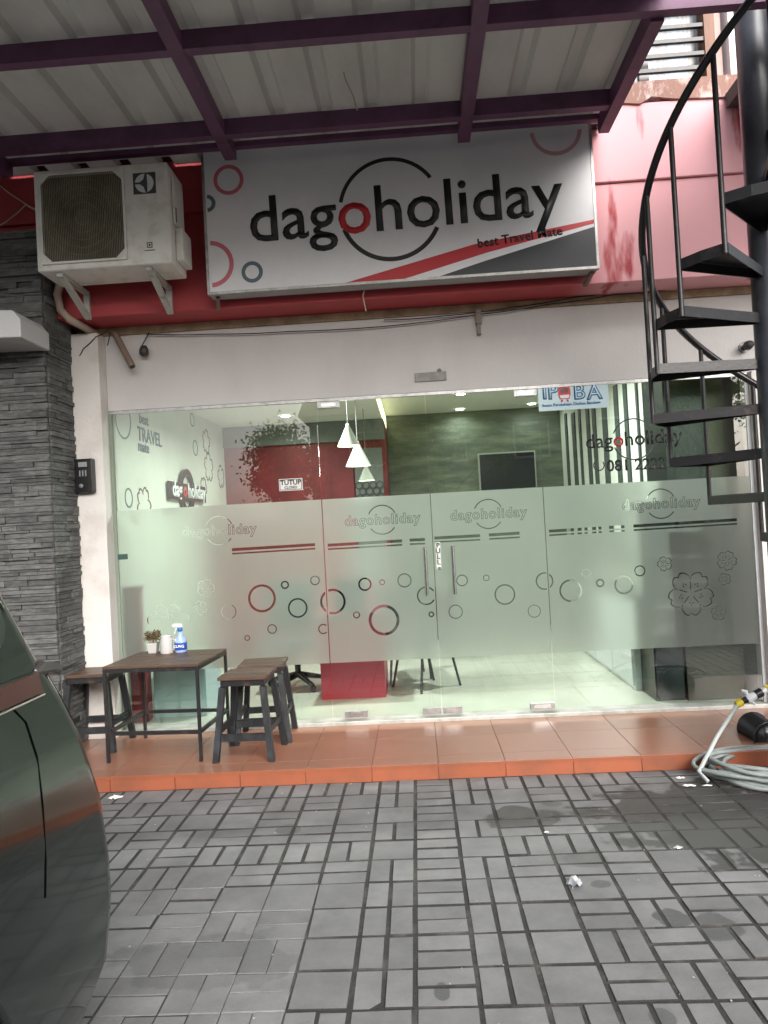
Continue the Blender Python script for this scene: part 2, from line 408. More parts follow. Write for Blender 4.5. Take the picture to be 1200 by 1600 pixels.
def beam_material():
    M = bpy.data.materials.new('red beam paint'); M.use_nodes = True; N = M.node_tree; L = N.links; b = N.nodes['Principled BSDF']
    b.inputs['Roughness'].default_value = .65
    ge = N.nodes.new('ShaderNodeNewGeometry'); sx = N.nodes.new('ShaderNodeSeparateXYZ'); L.new(ge.outputs['Position'], sx.inputs[0])
    # weather-faded paint plus brighter daylight put into the pink beyond the canopy, run-off streaks
    mp = N.nodes.new('ShaderNodeMapping'); mp.inputs['Scale'].default_value = (2.6, 1, .6); L.new(ge.outputs['Position'], mp.inputs[0])
    n = N.nodes.new('ShaderNodeTexNoise'); n.inputs['Scale'].default_value = 2.2; n.inputs['Detail'].default_value = 6; L.new(mp.outputs[0], n.inputs['Vector'])
    r = N.nodes.new('ShaderNodeMapRange'); r.interpolation_type = 'SMOOTHSTEP'; r.inputs[1].default_value = 1.15; r.inputs[2].default_value = 1.5; L.new(sx.outputs['X'], r.inputs[0])
    s = N.nodes.new('ShaderNodeMapRange'); s.inputs[1].default_value = .68; s.inputs[2].default_value = .60; L.new(n.outputs[0], s.inputs[0])
    mu = N.nodes.new('ShaderNodeMath'); mu.operation = 'MULTIPLY'; L.new(r.outputs[0], mu.inputs[0]); L.new(s.outputs[0], mu.inputs[1])
    n2 = N.nodes.new('ShaderNodeTexNoise'); n2.inputs['Scale'].default_value = 2; n2.inputs['Detail'].default_value = 8; L.new(ge.outputs['Position'], n2.inputs['Vector'])
    x0 = N.nodes.new('ShaderNodeMix'); x0.data_type = 'RGBA'; x0.inputs[6].default_value = (.48, .055, .065, 1); x0.inputs[7].default_value = (.38, .045, .052, 1); L.new(n2.outputs[0], x0.inputs[0])
    x = N.nodes.new('ShaderNodeMix'); x.data_type = 'RGBA'; x.inputs[7].default_value = (.78, .40, .43, 1)
    L.new(mu.outputs[0], x.inputs[0]); L.new(x0.outputs[2], x.inputs[6]); L.new(x.outputs[2], b.inputs['Base Color'])
    bp = N.nodes.new('ShaderNodeBump'); bp.inputs['Strength'].default_value = .2; bp.inputs['Distance'].default_value = .01
    L.new(n2.outputs[0], bp.inputs['Height']); L.new(bp.outputs[0], b.inputs['Normal'])
    return M
beam_red = beam_material()
MB().box(-6, 3.2, -.30, .14, 3.163, 3.86).build('red_beam', beam_red, shop, bevel=.006)
MB().box(-6, 3.2, -.325, .14, 3.863, 4.40).build('upper_red_wall', beam_red, shop, bevel=.006)
ledge_m = mat('stained ledge', (.30, .17, .14), .85, var=(6, (.55, .45, .42), .5, .62), bump=(25, .6), coords='World', stretch=(2, 1, 1))
lp = [(-6, 4.403), (1.45, 4.403), (1.52, 4.37), (1.60, 4.40), (1.72, 4.385), (1.80, 4.43), (1.95, 4.403), (2.35, 4.385), (3.2, 4.403), (3.2, 4.54), (-6, 4.54)]
MB().prism(lp, -.345, .14).build('ledge', ledge_m, shop)
upper_pink = mat('pale pink upper wall', (.55, .36, .34), .8, var=(4, (.4, .25, .22), .45, .7), coords='World')
# upper storey wall with the slatted window opening and a door opening
wz0, wz1, wx0, wx1 = 4.60, 5.62, 1.30, 2.34
MB().box(-6, wx0-.06, .02, .14, 4.543, 6.4).box(wx0-.06, wx1+.06, .02, .14, wz1+.06, 6.4).box(wx0-.06, wx1+.06, .02, .14, 4.543, wz0-.05).box(wx1+.06, 2.46, .02, .14, 4.543, 6.4).build('upper_wall', upper_pink, shop)
wood = mat('brown stained wood', (.20, .085, .045), .55, var=(8, (.12, .05, .03), .4, .7), stretch=(6, 6, 1))
white_gloss = mat('white gloss paint', (.72, .74, .76), .4)
win = MB().box(wx0-.055, wx1+.055, -.03, .12, wz0-.045, wz0+.04).box(wx0-.055, wx1+.055, -.03, .12, wz1-.04, wz1+.055).box(wx0-.055, wx0+.02, -.03, .12, wz0+.043, wz1-.043).box(wx1-.02, wx1+.055, -.03, .12, wz0+.043, wz1-.043).build('window', wood, shop)
for k in range(9):
    z = wz0+.10+k*.105
    MB().box(wx0+.022, wx1-.022, -.018, .012, z-.014, z+.014).build('window_bar', black_steel, win)
MB().box(wx0+.02, wx1-.02, .09, .10, wz0+.04, wz1-.04).build('window_pane', mat('pale blue curtained pane', (.27, .34, .41), .25, var=(3, (.16, .15, .15), .5, .6), stretch=(3, 1, .1)), win)
MB().box(1.86, 1.93, .06, .088, wz0+.04, wz1-.04).build('window_mullion', mat('grey mullion', (.25, .24, .25), .5), win)
door = MB().box(2.49, 2.56, -.04, .12, 4.543, 6.4).box(2.64, 2.72, -.04, .12, 4.543, 6.4).build('balcony_door', white_gloss, shop)
MB().box(2.563, 2.637, .03, .06, 4.543, 6.4).build('door_pane', glass, door)
MB().box(2.724, 4.6, -.02, .14, 3.6, 6.4).build('side_wall', mat('pale grey wall', (.60, .62, .64), .7), shop)
MB().box(2.30, 4.6, -1.6, -.35, 4.30, 4.40).build('balcony_slab', mat('dark slab', (.05, .045, .045), .7), shop)

# threshold, door track, side channel
MB().box(-2.287, 2.488, -.055, .10, PZ-.008, .118).build('threshold', mat('worn marble', (.46, .46, .43), .35, var=(9, (.26, .26, .23), .45, .7), coords='World'), shop, bevel=.004)
MB().box(-2.287, 2.488, .0, .03, 2.505, 2.5275).build('top_channel', dull_alu, shop)
MB().box(-2.287, -2.262, .0, .03, .119, 2.503).build('side_channel', mat('green grey channel', (.20, .24, .19), .4), shop)
MB().box(2.462, 2.4885, .0, .03, .119, 2.503).build('side_channel', white_gloss, shop)

# glass bays.  x limits of four panes
BX = [(-2.26, -.697), (-.690, .118), (.124, .952), (.958, 2.46)]
GZ0, GZ1 = .135, 2.502
bays = []
for k, (a, b) in enumerate(BX):
    nm = 'glass_door' if k in (1, 2) else 'glass_pane'
    o = MB().box(a, b, .008, .018, GZ0, GZ1).build(nm, glass, shop); bays.append(o)
def bay_of(x):
    for k, (a, b) in enumerate(BX):
        if x < b+.003: return k
    return 3
FT0, FT1 = .545, 1.77
holes = {0: [], 1: [], 2: [], 3: []}
def ring_hole(cx, cz, r, th):
    for k, (a, b) in enumerate(BX):
        a_, b_ = a+.006, b-.006
        if cx+r < a_ or cx-r > b_: continue
        if cx-r > a_ and cx+r < b_:
            holes[k] += [ring_pts(cx, cz, r, 44), ring_pts(cx, cz, r-th, 44)]
        else:
            # part of the ring inside this bay
            n = 72; ok = [a_ < cx+r*math.cos(2*PI*i/n) < b_ for i in range(n)]
            if not any(ok): continue
            s = next(i for i in range(n) if ok[i] and not ok[i-1]); arc = []
            i = s
            while ok[i % n] and len(arc) < n: arc.append(2*PI*i/n); i += 1
            if len(arc) < 4: continue
            o_ = [(cx+r*math.cos(t), cz+r*math.sin(t)) for t in arc]
            i_ = [(min(max(cx+(r-th)*math.cos(t), a_), b_), cz+(r-th)*math.sin(t)) for t in arc]
            holes[k].append(o_+i_[::-1])
S = 5.5/FPX
for (x, y, r, th) in [(409, 935, 22, 3.6), (445, 914, 6.5, 2.4), (492, 907, 7.5, 1.6), (465, 950, 15.5, 2.6), (425, 983, 7.5, 1.6), (386, 997, 4.5, 1.4), (505, 983, 8, 1.8),
                      (357, 956, 12, 1.2), (520, 940, 20, 3.4), (570, 913, 10.5, 2.6), (597, 910, 4.5, 1.2), (557, 961, 5.5, 1.8), (600, 969, 24, 4.4), (632, 907, 11, 1.6),
                      (666, 931, 14.5, 2.2), (674, 960, 4.5, 2), (722, 907, 9, 1.6), (712, 956, 11, 1.4), (760, 903, 5, 1.2), (789, 929, 16, 2.2), (835, 955, 10, 1.2),
                      (851, 908, 13.5, 2), (892, 923, 17.5, 2.6), (916, 896, 7, 1.4), (938, 911, 6.5, 2.6), (975, 914, 14.5, 2.8), (1000, 892, 8.5, 1.8)]:
    cx, cz = FZ(x, y); ring_hole(cx, cz, r*S, th*S)
def petal_r(t, k=5):
    u = (t*k/(2*PI)) % 1.0
    return .62+.38*math.sin(PI*u)**.55-.13*math.exp(-((u-.5)/.07)**2)
def flower(cx, cz, r, th, rot=0, half=False, n=90):
    out = []
    rng = range(n)
    o_ = [(cx+r*petal_r(2*PI*i/n)*math.cos(2*PI*i/n+rot), cz+r*petal_r(2*PI*i/n)*math.sin(2*PI*i/n+rot)) for i in rng]
    i_ = [(cx+(r*petal_r(2*PI*i/n)-th)*math.cos(2*PI*i/n+rot), cz+(r*petal_r(2*PI*i/n)-th)*math.sin(2*PI*i/n+rot)) for i in rng]
    out += [o_, i_]
    for k in range(5):
        t = 2*PI*k/5+rot; d = Vector((math.cos(t), math.sin(t))); p = Vector((-d.y, d.x))
        a = Vector((cx, cz))+d*r*.16; b = Vector((cx, cz))+d*r*.50
        out.append([tuple(a+p*th*.35), tuple(b+p*th*.35), tuple(b-p*th*.35), tuple(a-p*th*.35)])
        t2 = t+PI/5
        for dr, da in ((.42, -.16), (.50, .0), (.42, .16)):
            c = (cx+r*dr*math.cos(t2+da), cz+r*dr*math.sin(t2+da))
            out.append(ring_pts(c[0], c[1], r*.035, 8))
    return out
for (x, y, r, th, rot) in [(1080, 927, 36, 2.0, .3), (1039, 881, 12, 1.3, 0), (1136, 876, 16, 1.3, .5), (1133, 905, 10, 1.1, 0), (1123, 958, 12, 1.0, .8), (313, 950, 12, 1.2, .2), (321, 919, 15, 1.2, .6)]:
    cx, cz = FZ(x, y); holes[bay_of(cx)] += flower(cx, cz, r*S, th*S, rot)
# the half flower behind the table
cx, cz = FZ(263, 978)
def half_flower(cx, cz, r, th):
    n = 60; pts = [PI*(.04+.92*i/n) for i in range(n+1)]
    pr = lambda t: (.66+.34*math.sin(PI*((t/PI*4) % 1.0))**.5)
    return [[(cx+r*pr(t)*math.cos(t), cz+r*pr(t)*math.sin(t)) for t in pts]+[(cx+(r*pr(t)-th)*math.cos(t), cz+(r*pr(t)-th)*math.sin(t)) for t in pts[::-1]],
            [(cx-.004, cz+r*.2), (cx+.004, cz+r*.2), (cx+.004, cz+r*.62), (cx-.004, cz+r*.62)]]+[ring_pts(cx+r*q*math.cos(t), cz+r*q*math.sin(t), .006, 8) for q, t in ((.45, 1.1), (.5, 1.35), (.45, 1.9), (.5, 2.15), (.45, 2.7), (.42, .5))]
holes[0] += half_flower(cx, cz, 36*S, 2.4*S)
# double line across the film
for (x1, y1, x2, y2) in [(362, 859, 492, 851), (512, 852, 628, 845), (640, 844, 664, 843), (674, 841, 750, 837), (764, 836, 812, 833), (858, 830, 940, 825), (952, 824, 976, 823), (990, 822, 1152, 812)]:
    a = FZ(x1, y1); b = FZ(x2, y2); k = bay_of((a[0]+b[0])/2)
    for dz, hh in ((.0, .011), (-.030, .006)):
        holes[k].append([(max(a[0], BX[k][0]+.01), a[1]+dz+hh), (min(b[0], BX[k][1]-.01), b[1]+dz+hh), (min(b[0], BX[k][1]-.01), b[1]+dz-hh), (max(a[0], BX[k][0]+.01), a[1]+dz-hh)])
def text_holes(txt, size, cx, cz, th, rot=0):
    me1 = text_mesh(txt, size, th, 1.12); me0 = text_mesh(txt, size, 0, 1.12)
    out = []
    for me in (me1, me0):
        for lp_ in loops_of(me):
            c, s = math.cos(rot), math.sin(rot)
            out.append([(cx+x*c-y*s, cz+x*s+y*c) for x, y in lp_])
    return out
for (x, y) in [(342, 829), (597, 812), (763, 803), (1033, 787)]:
    cx, cz = FZ(x, y); k = bay_of(cx)
    holes[k] += text_holes('dagoholiday', .105, cx, cz, .0035, 0)
    for a0, a1 in ((R(25), R(155)), (R(215), R(325))):
        o_ = ring_pts(cx, cz-.0, .112, 20, a0, a1); i_ = ring_pts(cx, cz-.0, .104, 20, a0, a1)[::-1]
        holes[k].append(o_+i_)
for k, (a, b) in enumerate(BX):
    me = filled([[(a, FT0), (b, FT0), (b, FT1), (a, FT1)]]+holes[k])
    bm = bmesh.new(); bm.from_mesh(me); bm.transform(Matrix.Rotation(PI/2, 4, 'X')); bm.normal_update()
    for f_ in bm.faces:
        if f_.normal.y > 0: f_.normal_flip()
    me2 = bpy.data.meshes.new('frosted_film'); bm.to_mesh(me2); bm.free(); me2.materials.append(film)
    link('frosted_film', me2, bays[k], (0, .0055, 0))
# patch fittings
def fitting(k, x0, x1, z0, z1, name='hinge_plate'):
    MB().box(x0, x1, -.012, .0045, z0, z1).box(x0+.003, x1-.003, .019, .034, z0, z1).build(name, dull_alu, bays[k], bevel=.002)
    MB().box(x0+.03, x1-.03, -.0145, -.0123, z0+.012, z1-.012).build('lock_plate', steel, bays[k])
fitting(1, -.688, -.52, 2.452, 2.50); fitting(1, -.60, -.43, .137, .185)
fitting(2, .78, .950, 2.452, 2.50); fitting(2, .77, .95, .137, .185)
fitting(1, -.02, .114, .137, .185, 'lock_plate'); fitting(2, .127, .27, .137, .185, 'lock_plate')
MB().box(-2.26, -2.19, -.01, .004, 1.40, 1.44).build('clamp', mat('green metal', (.06, .12, .11), .35, .6), bays[0])
# handles
for k, x in ((1, .058), (2, .262)):
    ztop, zbot = FZ(656, 855)[1], FZ(660, 930)[1]
    t = MB().tube([(x, -.055, ztop), (x, -.055, zbot)], .016, 14)
    for z in (ztop-.05, zbot+.05):
        t.tube([(x, -.05, z), (x, .004, z)], .008, 10)
    t.build('handle', mat('handle steel', (.62, .62, .60), .2, 1.0), bays[k])
# PULL sticker
px0, pz0 = FZ(685, 868)
MB().box(px0-.018, px0+.018, .0035, .0052, pz0-.10, pz0+.10).build('pull_sticker', mat('sticker white', (.62, .66, .62), .4), bays[2])
for i, ch in enumerate('PULL'):
    place_flat(text_mesh(ch, .05, .0012), 'lettering', ink_black, bays[2], px0, .0028, pz0+.075-i*.042)
place_flat(text_mesh('m', .035, .001), 'lettering', ink_black, bays[2], px0+.004, .0028, pz0+.075-4*.042)

# decals on the right pane: association logo, shop logo, phone number
def arc_mesh(r0, r1, a0, a1, n=40):
    return filled([ring_pts(0, 0, r1, n, a0, a1)+ring_pts(0, 0, r0, n, a0, a1)[::-1]]) if abs(a1-a0) < 2*PI-.01 else filled([ring_pts(0, 0, r1, n), ring_pts(0, 0, r0, n)])
D0 = .0045
ix0, iz1 = FZ(846, 603); ix1, iz0 = FZ(946, 634)
MB().box(BX[3][0]+.002, ix1+.03, .0055, .0072, iz0-.012, iz1-.005).build('logo_sticker', mat('clear blue sticker', (.50, .66, .70), .3), bays[3])
def outline_text(txt, size, x, z, parent, Mo, Mi, off=.006):
    place_flat(text_mesh(txt, size, off), 'lettering', Mo, parent, x, .0040, z, thick=.001)
    place_flat(text_mesh(txt, size, -.002), 'lettering', Mi, parent, x, .0027, z, thick=.001)
ink_pale = mat('pale print', (.55, .70, .76), .4)
for txt, px_ in (('I', 851), ('P', 864), ('B', 905), ('A', 929)):
    x_, z_ = FZ(px_, 613); outline_text(txt, .155, x_, z_, bays[3], ink_blue, ink_pale)
x_, z_ = FZ(882, 615)
place_flat(filled([[(-.035, -.04), (.035, -.04), (.045, -.01), (.045, .035), (.03, .058), (-.03, .058), (-.045, .035), (-.045, -.01)]]), 'bus_emblem', ink_red, bays[3], x_, .0040, z_)
place_flat(filled([[(-.03, -.034), (.03, -.034), (.036, -.01), (-.036, -.01)]]), 'bus_emblem', white_gloss, bays[3], x_, .0022, z_)
place_flat(filled([[(-.026, .005), (.026, .005), (.03, .03), (.02, .042), (-.02, .042), (-.03, .03)]]), 'bus_emblem', mat('dark maroon', (.12, .01, .02), .3), bays[3], x_, .0022, z_)
place_flat(filled([[(-.03, -.062), (-.018, -.062), (-.01, -.044), (-.026, -.044)], [(.03, -.062), (.018, -.062), (.01, -.044), (.026, -.044)]]), 'bus_emblem', ink_red, bays[3], x_, .0040, z_)
x_, z_ = FZ(893, 631)
place_flat(text_mesh('Ikatan Perusahaan Otobus Bandung', .030, .0006), 'lettering', ink_blue, bays[3], x_, .0040, z_)
def wordmark(width, bold):
    """meshes of the shop's name in one line: list of (mesh, x centre, is_red); width = whole width"""
    sizes = [text_mesh(t, 1.0, 0, 1.0) for t in ('dag', 'o', 'holiday')]
    ws = [max(v.co.x for v in me.vertices)-min(v.co.x for v in me.vertices) for me in sizes]
    gap = .06; tot = sum(ws)+2*gap; k = width/tot; out = []; x = -width/2
    for t, w_ in zip(('dag', 'o', 'holiday'), ws):
        out.append((text_mesh(t, k, min(bold, .009)*k, 1.0), x+w_*k/2, t == 'o')); x += (w_+gap)*k
    return out
def logo(parent, x, z, y, s, rot=0, dark=ink_black, red=ink_red, ringw=.03, width=None):
    for a0, a1 in ((R(30), R(160)), (R(200), R(335))):
        place_flat(arc_mesh(s*(1-ringw), s, a0, a1), 'logo_ring', dark, parent, x, y, z, rot=rot)
    for me, dx, isred in wordmark(width or s*6, .012):
        place_flat(me, 'lettering', red if isred else dark, parent, x+dx*math.cos(rot), y-.0016, z+dx*math.sin(rot), rot=rot)
lx, lz = FZ(990, 686)
logo(bays[3], lx, lz, .0042, .155, R(1), ringw=.06, width=.70)
nx, nz = FZ(948, 729)
place_flat(text_mesh('081 2222 0555', .115, .0025, 1.0, 'LEFT'), 'lettering', ink_black, bays[3], nx, .0042, nz)
x_, z_ = FZ(936, 727)
place_flat(arc_mesh(.034, .042, R(130), R(400)), 'phone_emblem', ink_black, bays[3], x_, .0042, z_)
# closed sign hung inside the left pane
cx, cz = FZ(454, 757)
sgn = MB().box(cx-.088, cx+.088, .0195, .0225, cz-.045, cz+.045).build('closed_sign', mat('sign paper', (.66, .66, .63), .5), bays[0])
place_flat(filled([[(-.083, -.04), (.083, -.04), (.083, .04), (-.083, .04)], [(-.079, -.036), (.079, -.036), (.079, .036), (-.079, .036)]]), 'border', ink_black, sgn, cx, .0048, cz, thick=.0012)
MB().box(cx-.088, cx+.088, .005, .0065, cz-.045, cz+.045).build('sign_face', mat('sign paper', (.6,)*3), sgn)
place_flat(text_mesh('TUTUP', .050, .0012, 1.0), 'lettering', ink_black, sgn, cx, .0045, cz+.014)
place_flat(text_mesh('CLOSED', .026, .0006), 'lettering', ink_black, sgn, cx, .0045, cz-.022)

# ------------------------------------------------------------------ interior (parts of the building)
int_white = mat('interior white', (.68, .70, .62), .75)
int_cream = mat('interior cream wall', (.60, .62, .56), .7, var=(2, (.53, .55, .49), .4, .7))
int_red = mat('interior red wall', (.20, .018, .022), .6, var=(3, (.12, .014, .018), .4, .7))
int_grey = mat('interior grey', (.15, .155, .14), .6)
int_stone = mat('interior green stone', (.075, .09, .065), .6, var=(2.2, (.17, .19, .13), .40, .66), bump=(8, .5), stretch=(1, 1, 5))
floor_m = mat('cream polished tile', (.55, .55, .48), .12, var=(3, (.48, .48, .42), .4, .7))
MB().box(-2.42, 2.6, .105, 4.8, .02, .112).build('shop_floor', floor_m, shop)
for i in range(1, 8): pass
joint = MB()
for k in range(1, 8): joint.box(-2.3, 2.5, .15+k*.6, .153+k*.6, .1122, .1126)
for k in range(-3, 5): joint.box(k*.6+.05, k*.6+.053, .15, 4.7, .1127, .1131)
tag(joint.build('floor_joint', mat('floor joint', (.4, .4, .33), .5), shop), kind='stuff')
MB().box(-2.42, -2.30, .145, 3.6, .113, 3.05).build('left_wall', int_cream, shop)
MB().box(-2.30, -.32, 3.45, 3.6, .113, 2.72).build('back_wall', int_red, shop)
MB().box(-2.297, -.32, 3.40, 3.447, 2.60, 2.845).build('back_bulkhead', int_grey, shop)
MB().box(-.36, -.322, 3.603, 4.6, .113, 2.9).build('nook_wall', int_red, shop)
MB().box(-.32, 2.1, 4.4, 4.55, .113, 3.05).build('stone_wall', int_stone, shop)
MB().box(-2.42, -.33, .145, 3.6, 2.85, 2.95).build('lower_ceiling', int_white, shop)
MB().box(-.42, 2.6, .145, 4.8, 3.02, 3.10).build('ceiling', int_white, shop)
MB().box(-.331, -.32, .6, 4.35, 2.845, 2.99).build('cove_strip', mat('lit cove', (.8, .75, .5), .5, emis=((1, .86, .5), 1.3)), shop)
MB().box(2.0, 2.1, .9, 4.4, .113, 3.02).build('right_wall', int_cream, shop)
for (y_, w_) in ((1.0, .05), (1.32, .10), (1.62, .12), (2.05, .16), (2.50, .13), (2.78, .13), (3.2, .09), (3.5, .16), (3.95, .12)):
    MB().box(1.985, 1.999, y_, y_+w_, 1.0, 2.86-.12*rnd()).build('black_stripe', mat('dark grey batten', (.05, .06, .06), .5), shop)
MB().box(2.30, 2.6, .30, .42, .113, 3.0).build('brown_partition', mat('grey brown panel', (.16, .14, .10), .5), shop)
# red and grey panels of the back wall
for (x0, x1, z0, z1, M_, y_) in ((-.98, -.72, .2, 2.35, int_red, 3.42), (-.70, -.36, .9, 2.5, int_grey, 3.425)):
    MB().box(x0, x1, y_, 3.449, z0, z1).build('wall_panel', M_, shop)
# hexagon relief on the grey panel
hx = MB()
for r_ in range(5):
    for c_ in range(4):
        x, z = -.66+c_*.085+(r_ % 2)*.042, 1.75+r_*.075
        hx.tube([(x+.042*math.cos(k*PI/3+PI/6), 3.418, z+.042*math.sin(k*PI/3+PI/6)) for k in range(7)], .0035, 4, sm=False)
tag(hx.build('hexagon_relief', ink_black, shop), kind='stuff')

# wall drawings: flower outlines and words on the left wall
draw = mat('brown line print', (.10, .05, .04), .5)
def wall_draw(splines, name, y, z, M_=draw): return place_flat(filled(splines), name, M_, shop, -2.2985, y, z, facing='right', thick=.002)
for (x, y, r) in [(322, 690, 17), (326, 730, 20), (318, 762, 15), (225, 790, 26), (345, 745, 16)]:
    p = U(x, y, 'X', -2.3); rr_ = r*(p.y+5.49)/FPX*1.25
    wall_draw(flower(0, 0, rr_, .018, .4+x)[:2], 'flower_drawing', min(p.y, 3.3), p.z)
for (x, y, r) in [(300, 656, 7), (305, 700, 8), (201, 778, 10), (192, 655, 20)]:
    p = U(x, y, 'X', -2.3); rr_ = r*(p.y+5.49)/FPX*1.6
    wall_draw([ring_pts(0, 0, rr_), ring_pts(0, 0, rr_-.015)], 'ring_drawing', p.y, p.z, ink_teal)
for txt, x, y, s in (('best', 224, 656, .13), ('TRAVEL', 234, 684, .17), ('mate', 224, 699, .13)):
    p = U(x, y, 'X', -2.3)
    place_flat(text_mesh(txt, s, .003), 'wall_lettering', ink_teal, shop, -2.297, p.y, p.z, facing='right')
# wall mounted shop logo
p = U(288, 768, 'X', -2.3)
wl = thing('wall_logo', 'black and red three-dimensional shop logo mounted on the cream inner left wall', 'sign', loc=(-2.29, p.y, p.z))
place_flat(arc_mesh(.165, .225, 0, 2*PI), 'logo_ring', black_gloss, wl, 0, 0, 0, facing='right', thick=.03)
MB().box(.001, .032, -.56, .62, -.10, .075).build('logo_backing', black_gloss, wl, bevel=.01)
place_flat(text_mesh('dag', .21, .004), 'lettering', white_gloss, wl, .034, -.36, 0, facing='right', thick=.008)
place_flat(text_mesh('o', .21, .006), 'lettering', ink_red, wl, .034, -.12, 0, facing='right', thick=.008)
place_flat(text_mesh('holiday', .21, .004), 'lettering', white_gloss, wl, .034, .27, 0, facing='right', thick=.008)

# ceiling downlights (lit), the last two added unseen to fill the room
lamp_on = mat('lit lamp disc', (1, 1, 1), .5, emis=((.95, 1, .93), 22))
def downlight(x, y, z, label, power=30):
    t = thing('downlight', label, 'ceiling light', 'ceiling downlights', loc=(x, y, z))
    MB().lathe([(.05, -.004), (.075, -.012), (.08, -.001)]).build('trim', white_gloss, t)
    MB().lathe([(.0001, -.006), (.05, -.006)]).build('lens', lamp_on, t)
    l = bpy.data.lights.new('lamp', 'AREA'); l.shape = 'DISK'; l.size = .1; l.energy = power; l.color = (1, 1, .98); l.spread = R(160)
    lo = bpy.data.objects.new('lamp', l); COL.objects.link(lo); lo.parent = t; lo.location = (0, 0, -.02)
downlight(-1.40, 2.75, 2.848, 'bright round downlight in the lower ceiling above the closed sign', 5)
downlight(.60, 3.0, 3.018, 'bright downlight nearest the door, upper of the pair over the dark screen', 6)
downlight(.66, 4.15, 3.018, 'small downlight farther back, lower of the pair left of the screen', 1.5)
downlight(1.58, 4.05, 3.018, 'small downlight above the dark screen at the back right', 1.5)
downlight(1.1, 1.2, 3.018, 'added unseen downlight filling the room, above the frosted right hand door behind the lintel', 30)
downlight(-.85, 1.1, 2.848, 'added unseen downlight filling the room, above the left pane behind the lintel', 30)
# pendant lamps
shade_m = mat('white pendant shade', (.42, .42, .36), .45)
def pendant(x, y, z, r, label):
    t = thing('pendant_lamp', label, 'lamp', 'pendant lamps hanging in a row', loc=(x, y, z))
    h = r*1.75
    MB().lathe([(r, 0), (r*.16, h), (r*.12, h*1.12), (.001, h*1.13)], n=28).build('lamp_shade', shade_m, t)
    MB().tube([(0, 0, h*1.1), (0, 0, 2.85-z)], .004, 6).build('cord', mat('grey cord', (.2, .2, .2), .5), t)
    MB().lathe([(.001, h*.06), (r*.5, h*.10), (r*.5, h*.2), (.001, h*.3)], n=16).build('bulb', mat('lit bulb', (1, 1, 1), .5, emis=((1, .98, .85), 9)), t)
    l = bpy.data.lights.new('lamp', 'POINT'); l.energy = 1.2; l.shadow_soft_size = .05; l.color = (1, .97, .85)
    lo = bpy.data.objects.new('lamp', l); COL.objects.link(lo); lo.parent = t; lo.location = (0, 0, -.03)
for (x, y, r, Y, lab) in ((545, 697, 18, 1.1, 'nearest and highest cone pendant lamp'), (560, 728, 20, 1.5, 'second cone pendant lamp, between the nearest and the lowest'), (573, 751, 13, 2.6, 'small cone pendant lamp, third and lowest of the row')):
    p = U(x, y, 'Y', Y); pendant(p.x, Y, p.z, r*(Y+5.49)/FPX, lab)
# wall screen
p0 = U(752, 766, 'Y', 4.35); p1 = U(834, 706, 'Y', 4.35)
tv = thing('wall_screen', 'dark flat screen on the stone back wall inside', 'screen', loc=((p0.x+p1.x)/2, 4.37, (p0.z+p1.z)/2))
hw, hh = (p1.x-p0.x)/2, (p1.z-p0.z)/2
MB().box(-hw-.02, hw+.02, -.02, .027, -hh-.02, hh+.02).build('screen_frame', mat('pale screen frame', (.35, .37, .30), .4), tv)
MB().box(-hw, hw, -.03, -.021, -hh, hh).build('screen_panel', black_gloss, tv)
# desk
dk = thing('reception_desk', 'red panelled reception desk seen below the frosted film', 'desk')
MB().box(-.865, -.325, .70, .72, .112, .80).box(-.865, -.845, .722, 1.25, .112, .80).box(-.345, -.325, .722, 1.25, .112, .80).build('panel', mat('red laminate', (.42, .015, .04), .35), dk)
MB().box(-.90, -.29, .66, 1.28, .802, .83).build('desk_top', mat('dark red laminate', (.10, .008, .014), .5), dk)
MB().box(-.70, -.45, .90, .93, .832, 1.12).box(-.62, -.53, .86, 1.0, .8305, .8315).build('monitor', black_gloss, dk)
# chair legs behind the desk
def office_chair(x, y, rz, label):
    t = thing('chair', label, 'chair', loc=(x, y, .112), rz=rz)
    for sx in (-1, 1):
        for sy in (-1, 1):
            MB().tube([(sx*.20, sy*.22, 0), (sx*.15, sy*.14, .43)], .011, 8).build('leg', black_steel, t)
    MB().box(-.21, .21, -.21, .21, .43, .47).build('seat', mat('black seat', (.03, .03, .03), .6), t, bevel=.015)
    MB().box(-.20, .20, .19, .22, .55, .86).build('backrest', MATS['black seat'], t, bevel=.012)
office_chair(-.15, 1.45, .2, 'thin legged black chair right of the red desk inside')
office_chair(.02, 1.05, -.9, 'slim chair with splayed dark legs standing before the doors inside')
MB2 = thing('swivel_chair', 'black five star swivel chair left of the red desk', 'chair', loc=(-1.15, 1.25, .112))
for k in range(5):
    a = k*2*PI/5+.3
    MB().tube([(0, 0, .12), (.29*math.cos(a), .29*math.sin(a), .06)], [.03, .018], 8).tube([(.29*math.cos(a), .29*math.sin(a)-.015, .028), (.29*math.cos(a), .29*math.sin(a)+.015, .028)], .028, 12).build('leg', black_gloss, MB2)
MB().tube([(0, 0, .1), (0, 0, .42)], .028, 12).build('column', black_gloss, MB2)
MB().box(-.24, .24, -.24, .24, .42, .50).build('seat', MATS['black seat'], MB2, bevel=.03)
MB().box(-.22, .22, .22, .28, .55, 1.0).build('backrest', MATS['black seat'], MB2, bevel=.03)
